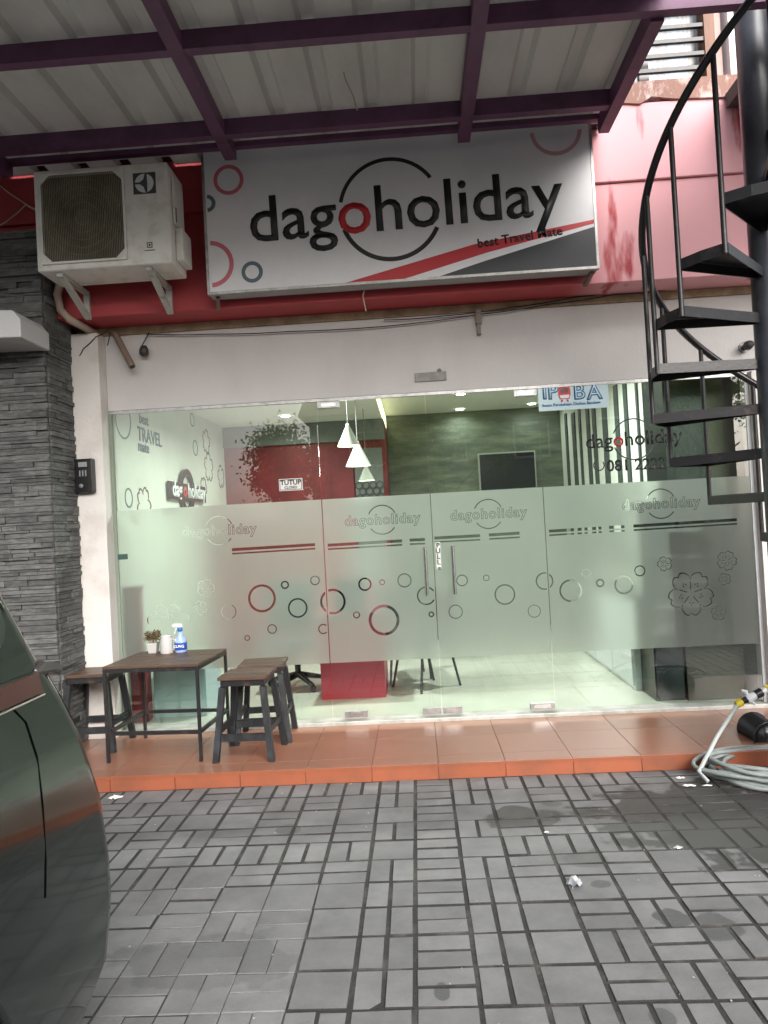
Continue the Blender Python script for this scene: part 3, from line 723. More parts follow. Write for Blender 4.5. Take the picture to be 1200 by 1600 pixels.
# left low cabinet, pale blue
cb = thing('low_cabinet', 'pale blue white low cabinet behind the glass under the outdoor table', 'cabinet')
MB().box(-2.16, -1.74, .34, .78, .113, .60).build('carcass', mat('pale blue laminate', (.42, .52, .56), .5), cb)
MB().box(-2.15, -1.75, .328, .339, .14, .585).build('door', MATS['pale blue laminate'], cb)
rb = thing('red_column', 'dark red pilaster against the inner left wall behind the table', 'column')
MB().box(-2.295, -2.18, .22, .34, .113, 1.15).build('shaft', int_red, rb); MB().box(-2.297, -2.17, .21, .35, 1.151, 1.18).build('cap', int_red, rb)
# right cupboards
wc = thing('white_cupboard', 'row of low white cupboards along the right wall inside', 'cupboard')
MB().box(1.69, 1.985, .54, 2.41, .851, .875).build('counter_top', mat('dark counter', (.06, .06, .058), .4), wc)
MB().box(1.70, 1.98, .55, 2.4, .113, .85).build('carcass', mat('white laminate', (.62, .66, .66), .4), wc)
for k in range(3):
    MB().box(1.682, 1.698, .56+k*.615, 1.165+k*.615, .15, .84).build('door', MATS['white laminate'], wc)
bc = thing('black_cabinet', 'black cabinet just inside the right pane beside the white cupboards', 'cabinet')
MB().box(1.745, 1.965, .18, .52, .113, 1.62).build('carcass', black_gloss, bc); MB().box(1.755, 1.955, .168, .179, .13, 1.60).build('door', mat('dark blue black', (.012, .016, .022), .3), bc)
tc = thing('tall_cabinet', 'tall dark cabinet reaching the ceiling at the right end of the shop', 'cabinet')
MB().box(1.975, 2.285, .32, .80, .113, 2.98).build('carcass', mat('near black laminate', (.014, .018, .018), .4), tc)
bb = thing('brown_box', 'dark brown wooden counter beside the black cabinet at the right pane', 'counter')
MB().box(1.975, 2.40, .15, .27, .113, 1.58).build('front_panel', mat('dark brown wood', (.045, .035, .03), .5, var=(4, (.03, .025, .02), .4, .7)), bb)
MB().box(1.97, 2.405, .14, .275, 1.581, 1.61).build('top', MATS['dark brown wood'], bb)

# ------------------------------------------------------------------ stone pillar
stone_m = mat('andesite strip', (.085, .088, .086), .78, var=(14, (.17, .17, .16), .38, .7), bump=(55, .9), coords='World', stretch=(1, 1, 3))
stone_m2 = mat('andesite strip dark', (.055, .058, .058), .8, var=(14, (.12, .12, .115), .38, .7), bump=(55, .9), coords='World', stretch=(1, 1, 3))
sp = thing('stone_pillar', 'grey split stone clad wall end left of the shop front', 'wall')
MB().box(-4.0, -2.515, -.49, .14, .0, 3.74).build('core', mat('stone mortar', (.05, .05, .05), .9), sp)
z = .0; rs = random.Random(11); stones = []
while z < 3.72:
    h = rs.choice((.018, .024, .03, .036, .044)); x = -4.0
    while x < -2.51:
        x2 = min(x+rs.uniform(.10, .38), -2.50)
        if x2 > -2.56: x2 = -2.50
        stones.append((0 if x2 > -3.15 and z > .3 else 1, x+.001, x2-.0015, -.492-.010-rs.uniform(0, .028), -.4895, z+.001, z+h-.0025)); x = x2
    y = -.4885
    while y < -.13:
        y2 = min(y+rs.uniform(.07, .24), -.128)
        if y2 > -.17: y2 = -.128
        stones.append((2, -2.5155, -2.500+rs.uniform(0, .018), y+.001, y2-.0015, z+.001, z+h-.0025)); y = y2
    z += h
near = sorted([q for q in stones if q[0] == 0], key=lambda q: -(q[2]-q[1])*(q[6]-q[5]))[:300]; nset = set(near)
for q in near: MB().box(*q[1:]).build('stone', stone_m if rs.random() < .6 else stone_m2, sp)
sA = MB(); sB = MB()
for q in stones:
    if q not in nset: (sA if rs.random() < .5 else sB).box(*q[1:])
tag(sA.build('stone', stone_m, sp), kind='stuff'); tag(sB.build('stone', stone_m2, sp), kind='stuff')

# ------------------------------------------------------------------ canopy
can = thing('canopy', 'corrugated metal canopy on purple painted steel frame above the forecourt', 'canopy')
ZS = 4.205
sheet_m = mat('grey corrugated sheet', (.50, .50, .47), .5, var=(2.5, (.36, .36, .33), .42, .7), bump=(6, .2), coords='World', stretch=(1, .4, 1))
def translucent(M, col, fac):
    N = M.node_tree; L = N.links; o = N.nodes['Material Output']; b = N.nodes['Principled BSDF']
    t = N.nodes.new('ShaderNodeBsdfTranslucent'); t.inputs[0].default_value = (*col, 1)
    x = N.nodes.new('ShaderNodeMixShader'); x.inputs[0].default_value = fac
    L.new(b.outputs[0], x.inputs[1]); L.new(t.outputs[0], x.inputs[2]); L.new(x.outputs[0], o.inputs[0])
translucent(sheet_m, (.80, .80, .78), .17)
def sheet(x0, n, ya, yb):
    """one roofing panel of n ribs, 0.30 m pitch, rib raised 35 mm"""
    prof = []
    for k in range(n):
        b = x0+k*.30; prof += [(b, 0), (b+.19, 0), (b+.215, .036), (b+.275, .036)]
    prof.append((x0+n*.30, 0)); vs_ = []; fs = []
    for (x, z) in prof:
        for y in (ya, yb):
            vs_ += [(x, y, ZS+z+.0015*math.sin(x*9+y)), (x, y, ZS+z+.002+.0015*math.sin(x*9+y))]
    for i in range(len(prof)-1):
        a, b = i*4, (i+1)*4
        fs += [(a, a+2, b+2, b), (a+1, b+1, b+3, a+3), (a, b, b+1, a+1), (a+2, a+3, b+3, b+2)]
    return MB().add(vs_, fs)
xs = -4.87
for k in range(7):
    sheet(xs+k*.90, 3, -4.25, -.345).build('roof_sheet', sheet_m, can) if xs+k*.9 < 1.3 else None
for k in range(3):
    sheet(xs+6.3+.001+k*.90, 3, -4.25, -2.02).build('roof_sheet', sheet_m, can)
for y in (-.87, -1.72, -2.75, -3.80):
    MB().box(-5, (1.43 if y > -1 else 4.2), y, y+.06, 4.10, 4.2035).build('purlin', purple_steel, can)
MB().box(-5, 1.43, -.60, -.55, 4.165, 4.2).build('wall_plate', purple_steel, can)
MB().box(-5, 1.43, -.39, -.327, 4.238, 4.39).build('shade_strip', mat('painted shade strip', (.03, .010, .016), .8), can)  # near-black strip added to paint the shade above the sign
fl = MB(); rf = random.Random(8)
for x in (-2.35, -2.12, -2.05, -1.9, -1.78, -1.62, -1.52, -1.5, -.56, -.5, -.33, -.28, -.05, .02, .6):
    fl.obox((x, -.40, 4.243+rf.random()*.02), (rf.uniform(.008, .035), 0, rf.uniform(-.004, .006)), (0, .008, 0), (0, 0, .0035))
tag(fl.build('sky_glint', mat('painted sky glint', (.8, .78, .74), .6), can), kind='stuff')  # whitish chips painted as glints of sky between sheet and wall
for x in (-2.72, -1.16, .425):
    MB().box(x, x+.08, -4.25, -.56, 4.093, 4.185).build('rafter', purple_steel, can)
MB().box(1.36, 1.43, -1.655, -.56, 4.085, 4.196).build('rafter', purple_steel, can)
MB().box(2.9, 2.98, -4.25, -1.7, 4.093, 4.185).build('rafter', purple_steel, can)
for x in (-4.6, 4.0):
    for y in (-4.1,):
        MB().box(x, x+.1, y, y+.1, 0, 4.09).build('post', purple_steel, can)
# rubbish and birdnest-like leaves caught on the frame: loose cord
cc = thing('dangling_string', 'thin pale cord dangling from the canopy above the sign', 'cord')
pts = [U(x, y, 'Y', -1.25) for x, y in ((538, 78), (534, 100), (540, 125), (552, 150), (558, 172))]
MB().tube([tuple(p) for p in pts], .004, 6).build('cord', cable_beige, cc)

# ------------------------------------------------------------------ shop sign
sg = thing('shop_sign', 'long white light box sign with rings and red and navy stripes on the red beam', 'sign')
SX0, SX1, SZ0, SZ1, SY = -1.345, 1.335, 3.215, 4.225, -.47
MB().box(SX0, SX1, SY+.004, -.335, SZ0, SZ1).build('box', mat('grey box side', (.35, .35, .36), .5), sg)
MB().box(SX0+.012, SX1-.012, SY, SY+.0035, SZ0+.012, SZ1-.012).build('sign_face', sign_face, sg)
fr = MB()
for a in ((SX0-.004, SX1+.004, SZ0-.004, SZ0+.014), (SX0-.004, SX1+.004, SZ1-.014, SZ1+.004)): fr.box(a[0], a[1], SY-.006, SY+.0325, a[2], a[3])
for a in ((SX0-.005, SX0+.012), (SX1-.012, SX1+.005)): fr.box(a[0], a[1], SY-.005, SY+.03, SZ0+.0145, SZ1-.0145)
fr.build('frame', dull_alu, sg)
def sgn_xz(x, y): return FZ(x, y, SY)
def srings(px_, py_, r, th, M_, a0=0, a1=2*PI):
    x, z = sgn_xz(px_, py_); k = 5.05/FPX
    place_flat(arc_mesh((r-th)*k, r*k, a0, a1), 'printed_ring', M_, sg, x, SY, z, thick=.0012)
srings(357, 281, 24, 6, ink_pink)
x_, z_ = sgn_xz(326, 318)
srings(394, 425, 17, 6, ink_teal)
srings(329, 413, 37, 7, ink_pink, R(-88), R(88))
srings(323, 318, 14, 6, ink_teal, R(-85), R(85))
srings(868, 203, 40, 6, ink_paleplink, R(183), R(357))
srings(610, 327, 82, 6, ink_black, R(35), R(168)); srings(610, 327, 82, 7, ink_black, R(200), R(335))
def spoly(pts, M_, th=.0014):
    p0 = sgn_xz(*pts[0]); P_ = []
    for q in pts:
        a = sgn_xz(*q); P_.append((min(max(a[0], SX0+.014), SX1-.014)-p0[0], max(a[1], SZ0+.015)-p0[1]))
    place_flat(filled([P_]), 'printed_stripe', M_, sg, p0[0], SY, p0[1], thick=th)
spoly([(540, 444), (632, 438), (760, 395), (928, 349), (928, 343), (740, 382)], ink_red)
spoly([(686, 433), (935, 419), (931, 354), (760, 407)], ink_navy)
x, z = sgn_xz(630, 326); rot = R(1.2)
for me, dx, isred in wordmark(2.14, .009):
    place_flat(me, 'lettering', ink_red if isred else ink_black, sg, x+dx*math.cos(rot), SY-.0016, z+dx*math.sin(rot), rot=rot, thick=.0012)
x, z = sgn_xz(812, 371); place_flat(text_mesh('best Travel Mate', .085, .002), 'lettering', ink_black, sg, x, SY-.0016, z, rot=R(5), thick=.0012)
for x in (SX0+.05, SX1-.03):
    MB().bar((x, SY+.06, SZ0-.002), (x-.03, -.30, SZ0-.06), .025, .025).build('bracket', mat('rusty bracket', (.18, .12, .10), .7), sg)

# ------------------------------------------------------------------ air conditioner
ac = thing('air_conditioner', 'weathered white outdoor air conditioner unit on two wall brackets', 'air conditioner')
ax0, ax1, ay0, ay1, az0, az1 = -2.40, -1.50, -.76, -.43, 3.345, 4.015
body = MB().box(ax0, ax1, ay0, ay1, az0, az1).build('casing', plastic_white, ac, bevel=.012)
gx0, gx1, gz0, gz1 = ax0+.055, ax1-.30, az0+.05, az1-.045
MB().box(gx0+.01, gx1-.01, ay0-.004, ay0-.0015, gz0+.01, gz1-.01).build('fan_opening', mat('dark fan cavity', (.022, .02, .015), .8), ac)
fan = MB()
fcx, fcz = (gx0+gx1)/2, (gz0+gz1)/2
for r in (.25, .20, .15, .10, .05): fan.tube([(fcx+r*math.cos(a*PI/14), ay0-.007, fcz+r*math.sin(a*PI/14)) for a in range(29)], .002, 4, caps=False)
fan.build('fan_guard_rings', mat('dusty wire', (.22, .19, .13), .7), ac)
MB().lathe([(.001, ay0-.008), (.055, ay0-.0075), (.055, ay0-.004)], (fcx, 0, fcz), 20, 'Y').build('fan_hub', mat('fan hub', (.05, .045, .035), .6), ac)
gr = MB(); n = 46
for k in range(n):
    x = gx0+.012+(gx1-gx0-.024)*k/(n-1); gr.box(x-.0022, x+.0022, ay0-.016, ay0-.011, gz0, gz1)
tag(gr.build('grille_bar', mat('dusty grille', (.33, .30, .22), .7, var=(6, (.18, .16, .11), .4, .7), coords='World'), ac), kind='stuff')
gf = MB(); t_ = .012
for a in ((gx0-t_, gx1+t_, gz0-t_, gz0), (gx0-t_, gx1+t_, gz1, gz1+t_)): gf.box(a[0], a[1], ay0-.018, ay0-.001, a[2], a[3])
for a in ((gx0-t_, gx0), (gx1, gx1+t_)): gf.box(a[0], a[1], ay0-.018, ay0-.001, gz0+.0005, gz1-.0005)
for sx, sz in ((gx0, gz0), (gx1, gz0), (gx0, gz1), (gx1, gz1)):
    dx = .06 if sx == gx0 else -.06; dz = .06 if sz == gz0 else -.06
    gf.prism([(sx, sz), (sx+dx, sz), (sx, sz+dz)], ay0-.0175, ay0-.003)
gf.build('grille_frame', plastic_white, ac)
lxx, lzz = ax1-.155, az1-.135
MB().box(lxx-.075, lxx+.075, ay0-.003, ay0+.001, lzz-.07, lzz+.07).build('logo_square', mat('logo dark grey', (.05, .055, .055), .5), ac)
em = filled([ring_pts(0, 0, .062, 36)]); place_flat(em, 'logo_disc', white_gloss, ac, lxx, ay0-.003, lzz, thick=.0015)
em = filled([[(-.062, .006), (-.03, .006), (-.005, .025), (.006, .06), (.018, .06), (.020, 0), (.018, -.06), (.006, -.06), (-.005, -.025), (-.03, -.006), (-.062, -.006)]])
place_flat(em, 'logo_mark', MATS['logo dark grey'], ac, lxx, ay0-.0048, lzz, thick=.0015)
MB().box(lxx-.09, lxx+.09, ay0-.006, ay0+.001, az1-.040, az1-.030).build('seam', plastic_white, ac)
place_flat(filled([[(-.018, -.018), (.018, -.018), (.018, .018), (-.018, .018)], [(-.013, -.013), (.013, -.013), (.013, .013), (-.013, .013)], ring_pts(0, 0, .007, 12)]), 'badge', ink_black, ac, lxx+.015, ay0-.0005, az0+.125)
MB().box(lxx-.02, lxx+.05, ay0-.0015, ay0+.001, az0+.088, az0+.093).build('badge', ink_black, ac)
MB().box(ax1+.001, ax1+.018, ay0+.06, ay1-.06, az0+.28, az1-.07).box(ax1+.001, ax1+.05, ay0+.10, ay1-.03, az0+.05, az0+.27).build('valve_cover', plastic_white, ac, bevel=.012)
MB().box(ax1+.002, ax1+.019, ay0+.08, ay0+.10, az0+.30, az0+.40).build('handle_recess', ink_black, ac)
for x in (ax0+.13, ax1-.17):
    bk = MB().box(x-.02, x+.02, -.72, -.306, az0-.026, az0-.001).box(x-.02, x+.02, -.328, -.3015, az0-.20, az0-.027)
    bk.prism([(-.70, az0-.027), (-.33, az0-.20), (-.33, az0-.16), (-.62, az0-.027)], x-.018, x+.018, 'YZ')
    bk.build('bracket', mat('bracket white', (.50, .50, .47), .5, var=(12, (.25, .2, .15), .55, .7)), ac)
    MB().lathe([(.001, -.334), (.008, -.332), (.008, -.328)], (x, 0, az0-.18), 8, 'Y').build('bolt', ink_black, ac)
# pipes and cables
ip = thing('insulated_pipe', 'beige insulated refrigerant pipe bending round the beam end by the stone pillar', 'pipe')
MB().tube([(-2.42, -.40, 3.40), (-2.46, -.37, 3.32), (-2.455, -.345, 3.22), (-2.40, -.33, 3.15), (-2.36, -.20, 3.13), (-2.34, -.02, 3.12)], .028, 12).build('pipe', mat('beige insulation', (.42, .33, .27), .8, bump=(60, .5)), ip)
dp = thing('drain_pipe', 'short brown pipe stub slanting down from the cream strip at left', 'pipe')
a = U(178, 518, 'Y', -.04); b = U(207, 573, 'Y', -.12)
MB().tube([tuple(a), tuple(b)], .024, 14).build('pipe', mat('brown pvc', (.20, .14, .11), .6), dp)
MB().tube([tuple(b-(b-a)*.02), tuple(b+(b-a)*.012)], .017, 14).build('pipe_mouth', ink_black, dp)
cm = thing('hanging_bulb_holder', 'small black lamp holder dangling from a wire on the white lintel', 'lamp holder')
b = U(225, 549, 'Y', -.06)
MB().tube([(b.x+.03, -.02, b.z+.15), (b.x+.01, -.04, b.z+.10), (b.x-.015, -.05, b.z+.05), (b.x, -.05, b.z+.02)], .004, 6).build('wire', cable_black, cm)
MB().lathe([(.001, .045), (.022, .04), (.034, .01), (.034, -.02), (.02, -.035), (.001, -.038)], (b.x, -.06, b.z), 16).build('holder', mat('grey black plastic', (.035, .035, .035), .5), cm)
def cable(label, pts, r, M_, Y=-.03):
    P_ = [U(x, y, 'Y', Y) for x, y in pts]; Q = []
    for i in range(len(P_)-1):
        for k in range(4): Q.append(tuple(P_[i].lerp(P_[i+1], k/4)+Vector((0, 0, -.006*math.sin(PI*k/4)))))
    Q.append(tuple(P_[-1]))
    return tag(MB().tube(Q, r, 6).build('cable', M_), label, 'cable')
cable('thin black cable sagging along the top of the white lintel', [(228, 522), (330, 522), (450, 518), (600, 510), (745, 492), (860, 475), (960, 460), (1050, 452)], .004, cable_black)
cable('second black cable running just under the red beam to the right', [(600, 500), (690, 494), (800, 480), (900, 464), (1000, 450)], .004, cable_black)
cable('looped black cable at the corner of pillar and lintel', [(124, 556), (130, 545), (150, 526), (168, 517), (172, 520), (168, 540)], .004, cable_black, -.13)
cable('pale cord hanging below the middle of the sign', [(570, 448), (567, 462), (572, 486)], .004, cable_beige, -.34)
cable('beige cables crossing on the dark red wall at far left', [(0, 290), (30, 312), (62, 330), (40, 320), (18, 340), (0, 352)], .005, cable_beige, -.36)
bs = thing('junction_bracket', 'small metal bracket hanging under the cable on the white lintel', 'bracket')
p = U(748, 502, 'Y', -.02)
MB().box(p.x-.02, p.x+.02, -.04, -.002, p.z-.02, p.z+.09).box(p.x-.012, p.x+.012, -.03, -.004, p.z-.10, p.z-.0205).build('plate', mat('brown metal', (.22, .18, .15), .6), bs)
MB().lathe([(.001, -.045), (.008, -.044), (.008, -.039)], (p.x, 0, p.z+.05), 8, 'Y').build('bolt', steel, bs)
p0_, p1_ = U(649, 597, 'Y', -.01), U(697, 580, 'Y', -.01)
npl = thing('number_plaque', 'small grey plaque on the white lintel above the doors', 'sign')
MB().box(p0_.x, p1_.x, -.014, -.001, p0_.z, p1_.z).build('plate', mat('grey plaque', (.22, .21, .20), .6, var=(20, (.3, .29, .27), .4, .6)), npl, bevel=.003)
MB().lathe([(.010, -.016), (.016, -.0155), (.016, -.005)], (p1_.x-.05, 0, p1_.z+.008), 14, 'Y').build('hook', MATS['grey plaque'], npl)
p = U(1172, 538, 'Y', -.1)
sv = thing('wall_spotlight', 'small dark round fitting on the white lintel beside the staircase', 'fitting')
MB().lathe([(.001, -.11), (.028, -.105), (.034, -.07), (.02, -.001)], (p.x, 0, p.z), 16, 'Y').build('holder', MATS['grey black plastic'], sv); MB().lathe([(.04, -.012), (.04, -.001)], (p.x, 0, p.z), 16, 'Y').build('base', MATS['grey black plastic'], sv)
# door bell / meter box on the pillar
mt = thing('intercom_box', 'black intercom box with grey buttons on the white pillar', 'intercom', loc=(-2.415, -.127, 2.04))
MB().box(-.068, .068, -.06, .0, -.13, .12).build('box', black_gloss, mt, bevel=.008)
MB().box(-.035, .03, -.0625, -.0605, .06, .095).build('display', mat('grey lcd', (.25, .27, .26), .3), mt)
for k in range(3): MB().box(-.03+k*.022, -.02+k*.022, -.064, -.0605, -.01, .035).build('button', mat('grey key', (.22, .22, .22), .5), mt)
MB().lathe([(.001, -.068), (.016, -.066), (.016, -.0605)], (-.02, 0, -.08), 12, 'Y').build('knob', MATS['grey key'], mt)
# box lamp at the far left
bl = thing('box_lamp', 'pale grey boxy wall lamp on the stone pillar at the left edge', 'lamp')
bxr = U(38, 510, 'Y', -.85).x
MB().prism([(-3.2, 2.90), (-3.2, 3.10), (bxr-.05, 3.06), (bxr, 3.00), (bxr, 2.88)], -.90, -.52, 'XZ').build('housing', mat('pale grey plastic', (.50, .50, .50), .5), bl, bevel=.01)

# ------------------------------------------------------------------ spiral staircase
st = thing('spiral_staircase', 'black steel spiral staircase rising at the right of the shop', 'staircase', loc=(2.02, -1.35, 0))
pole_m = mat('blue grey pole paint', (.05, .055, .07), .35, var=(5, (.02, .02, .025), .4, .7))
MB().tube([(0, 0, 0), (0, 0, 5.6)], .088, 24).build('centre_pole', pole_m, st)
RO = .635
def ang(d): return PI-(-R(d))  if False else PI-R(d)     # d degrees: 0 = left, + = towards the shop
def pt(r, d, z): a = ang(d); return Vector((r*math.cos(a), r*math.sin(a), z))
KS = range(-6, 12)
def fa(k): return -26+(4-k)*23 if k >= 2 else 20+(2-k)*28
for k in KS:
    z = 2.60+.245*(k-4); f = fa(k); b = f+(24.5 if k >= 2 else 29)
    # wedge plate
    plate = []
    for d in (f, (f+b)/2, b): plate.append(pt(RO, d, z))
    i0, i1 = pt(.085, f, z), pt(.085, b, z)
    poly = [i0]+plate+[i1]; n = len(poly); th = .005
    vs_ = [tuple(p) for p in poly]+[(p.x, p.y, p.z+th) for p in poly]
    mbt = MB().add(vs_, [tuple(range(n))[::-1], tuple(range(n, 2*n))]+[(i, (i+1) % n, n+(i+1) % n, n+i) for i in range(n)])
    for (u, v) in ((i0, plate[0]), (i1, plate[-1]), (plate[0], plate[1]), (plate[1], plate[2])):
        u2 = Vector((u.x, u.y, z-.026)); v2 = Vector((v.x, v.y, z-.026))
        mbt.bar(u2, v2, .006, .05)
    tr = mbt.build('tread', black_steel, st)
    # baluster at the front outer corner up to the rail
    zr = z+.95
    MB().tube([tuple(pt(RO+.005, f+1, z-.05)), tuple(pt(RO+.005, f+1, zr))], .0135, 10).build('baluster', black_steel, st)
rail = []
for i in range(0, 150):
    k = -6+i*(17/149.0); z = 2.60+.245*(k-4)+.955; f = fa(k)+1
    rail.append(tuple(pt(RO+.005, f, z)))
MB().tube(rail, .021, 12).build('handrail', mat('black rail paint', (.02, .018, .022), .25), st)

# ------------------------------------------------------------------ furniture on the porch
wood_top = mat('worn brown board', (.10, .056, .036), .42, var=(6, (.055, .033, .022), .35, .7), bump=(30, .3), stretch=(1.2, 9, 9))
tb = thing('side_table', 'small table with brown slatted top and thin black steel frame on the orange porch', 'table', loc=(-1.76, -.46, PZ), rz=R(-4))
TW, TD, TH = .325, .29, .63
for i in range(5):
    y0 = -TD+i*(2*TD/5)
    MB().box(-TW, TW, y0+.002, y0+2*TD/5-.002, TH-.018, TH).build('board', wood_top, tb, bevel=.002)
for z in (TH-.031, .19):
    fm = MB()
    for (x0, x1, y0, y1) in ((-TW, TW, -TD, -TD+.02), (-TW, TW, TD-.02, TD), (-TW, -TW+.02, -TD+.0205, TD-.0205), (TW-.02, TW, -TD+.0205, TD-.0205)):
        if z < .3: x0, x1 = (x0+.0205, x1-.0205) if y1-y0 < .03 else (x0, x1)
        fm.box(x0, x1, y0, y1, z-.011, z+.012)
    fm.build('frame' if z > .3 else 'lower_rail', black_steel, tb)

for sx in (-1, 1):
    for sy in (-1, 1):
        cx, cy = sx*(TW-.01), sy*(TD-.01)
        MB().box(cx-.0095, cx+.0095, cy-.0095, cy+.0095, 0, TH-.0425).build('leg', black_steel, tb)
def make_stool(label, x, y, rz, hgt=.535):
    t = thing('stool', label, 'stool', 'stools around the side table', loc=(x, y, PZ), rz=rz)
    for i in range(3):
        MB().box(-.16, .16, -.15+i*.10+.0015, -.05+i*.10-.0015, hgt-.022, hgt).build('seat_board', wood_top, t, bevel=.003)
    MB().box(-.145, .145, -.135, .135, hgt-.062, hgt-.0225).build('seat_frame', black_steel, t)
    blk = mat('dark painted wood', (.013, .014, .016), .5, var=(8, (.045, .055, .065), .5, .75), bump=(30, .3))
    for sx in (-1, 1):
        for sy in (-1, 1):
            MB().obox((sx*.158, sy*.155, (hgt-.065)/2), (.019, 0, 0), (0, .019, 0), (-sx*.024, -sy*.024, (hgt-.067)/2)).build('leg', blk, t)
    for sy in (-1, 1): MB().box(-.145, .145, sy*.165-.010, sy*.165+.010, .13, .175).build('stretcher', blk, t)
    for sx in (-1, 1): MB().box(sx*.165-.010, sx*.165+.010, -.145, .145, .17, .212).build('stretcher', blk, t)
    return t
s0 = make_stool('dark wooden stool nearest the camera, in front of the right side of the table', -1.165, -.635, R(-3))
s1 = copy_tree(s0); s1.location = (-1.14, -.255, PZ); s1.rotation_euler = (0, 0, R(3)); s1['label'] = 'dark wooden stool against the glass, behind the nearest stool'
s2 = copy_tree(s0); s2.location = (-2.34, -.31, PZ); s2.rotation_euler = (0, 0, 0); s2['label'] = 'dark wooden stool left of the table, half hidden by the stone pillar'

TZ = PZ+TH
pl = U(240, 1020, 'Z', TZ)
pp = thing('potted_plant', 'tiny bushy plant in a white square pot on the table', 'plant', loc=(pl.x, pl.y, TZ))
MB().add([(-.028, -.028, 0), (.028, -.028, 0), (.028, .028, 0), (-.028, .028, 0), (-.038, -.038, .075), (.038, -.038, .075), (.038, .038, .075), (-.038, .038, .075)],
         [(0, 3, 2, 1), (0, 1, 5, 4), (1, 2, 6, 5), (2, 3, 7, 6), (3, 0, 4, 7), (4, 5, 6, 7)]).build('pot', mat('white pot', (.48, .46, .44), .5), pp, bevel=.003)
lf = MB(); rl = random.Random(5)
for _ in range(420):
    a, e_ = rl.uniform(0, 2*PI), rl.uniform(-.2, 1.4); r = rl.uniform(.02, .062)
    c = Vector((r*math.cos(a)*math.cos(e_*.6), r*math.sin(a)*math.cos(e_*.6), .10+r*math.sin(e_)))
    d = Vector((rl.gauss(0, 1), rl.gauss(0, 1), rl.gauss(.6, 1))).normalized()*.012; s_ = d.cross(Vector((rl.gauss(0, 1), rl.gauss(0, 1), rl.gauss(0, 1)))).normalized()*.005
    lf.add([c-d, c+s_, c+d, c-s_], [(0, 1, 2, 3)])
tag(lf.build('foliage', mat('olive leaf', (.085, .08, .03), .6, var=(60, (.16, .10, .05), .4, .6)), pp), kind='stuff')
MB().tube([(0, 0, .07), (.004, 0, .12)], .006, 6).build('stem', wood, pp)
pl = U(261, 1021, 'Z', TZ)
jg = thing('white_jug', 'white plastic jug between the plant and the spray bottle', 'jug', loc=(pl.x, pl.y, TZ))
MB().lathe([(.001, 0), (.042, 0), (.045, .01), (.043, .10), (.038, .118), (.040, .128), (.036, .128), (.034, .118), (.034, .03), (.001, .02)], n=24).build('body', mat('jug white', (.50, .49, .47), .35), jg)
MB().tube([(.04, 0, .10), (.065, 0, .098), (.07, 0, .07), (.06, 0, .035), (.042, 0, .03)], .006, 8).build('handle', MATS['jug white'], jg)
pl = U(283, 1019, 'Z', TZ)
sb = thing('spray_bottle', 'clear blue spray cleaner bottle with white trigger on the table', 'bottle', loc=(pl.x, pl.y, TZ))
MB().lathe([(.001, 0), (.040, 0), (.043, .008), (.043, .075), (.036, .105), (.018, .13), (.015, .15), (.001, .15)], n=24).build('body', mat('pale blue bottle', (.30, .42, .62), .2), sb)
MB().lathe([(.0435, .02), (.044, .022), (.044, .07), (.0435, .072)], n=24).build('label_band', mat('blue label', (.02, .06, .36), .3), sb)
place_flat(text_mesh('CLING', .026, .001), 'lettering', white_gloss, sb, 0, -.0435, .047, thick=.0015)
MB().lathe([(.001, .15), (.018, .151), (.018, .175), (.010, .18), (.001, .18)], n=16).build('collar', mat('cap blue', (.03, .15, .45), .4), sb)
MB().box(-.045, .02, -.012, .012, .178, .205).box(-.058, -.0455, -.007, .007, .183, .20).build('trigger_head', mat('trigger white', (.66, .68, .72), .35), sb, bevel=.003)
MB().obox((-.032, 0, .155), (.004, 0, .0), (0, .006, 0), (.010, 0, .024)).build('trigger', MATS['trigger white'], sb)

# ------------------------------------------------------------------ hose
hs_ = thing('garden_hose', 'coiled grey green garden hose lying by the porch edge at right', 'hose')
hcx, hcy = 2.03, -1.17
hm = mat('grey green hose', (.21, .24, .23), .42, var=(6, (.30, .33, .32), .4, .7))
rr2 = random.Random(4); P_ = []; loops = 8
for i in range(loops*36+1):
    t = 2*PI*i/36; k = i/36
    rx = .42+.045*math.sin(k*2.3+1)+.02*math.sin(3*t+k); ry = .25+.03*math.sin(k*1.7)
    P_.append((hcx+.03*math.sin(k*3.1)+rx*math.cos(t+.3), hcy+.03*math.cos(k*2.2)+ry*math.sin(t+.3), .014+.012*k+.012*math.sin(t*2+k*2)))
a = Vector(P_[-1])
MB().tube(P_, .0125, 8).build('coil', hm, hs_)
e1 = U(1092, 1206, 'Z', .06); e2 = U(1153, 1100, 'Y', -.90)
MB().tube([(e1.x+.03, e1.y-.05, .02), tuple(e1), tuple(e1.lerp(e2, .5)+Vector((-.012, 0, .0))), tuple(e2)], .012, 10).build('hose_end', mat('pale hose', (.42, .45, .44), .4), hs_)
d = (U(1196, 1078, 'Y', -.88)-e2).normalized()
def seg(a_, b_, r0, r1, nm, M_): MB().tube([tuple(e2+d*a_), tuple(e2+d*b_)], [r0, r1], 14).build(nm, M_, hs_)
yel = mat('yellow plastic', (.70, .55, .02), .4); wpl = mat('nozzle white', (.68, .70, .74), .35)
seg(-.012, .028, .022, .024, 'yellow_coupler', yel); seg(.028, .06, .016, .02, 'tap_body', ink_black)
seg(.06, .12, .028, .024, 'tap_body', wpl); seg(.12, .165, .026, .028, 'tap_body', ink_black); seg(.165, .20, .018, .02, 'tap_body', wpl); seg(.20, .24, .026, .024, 'yellow_coupler', yel)
q = e2+d*.07
MB().tube([tuple(q), tuple(q+Vector((-.01, 0, .045))), tuple(q+Vector((-.035, 0, .05)))], [.012, .014, .010], 8).tube([tuple(q), tuple(q+Vector((.04, 0, -.035)))], .008, 8).build('tap_lever', wpl, hs_)
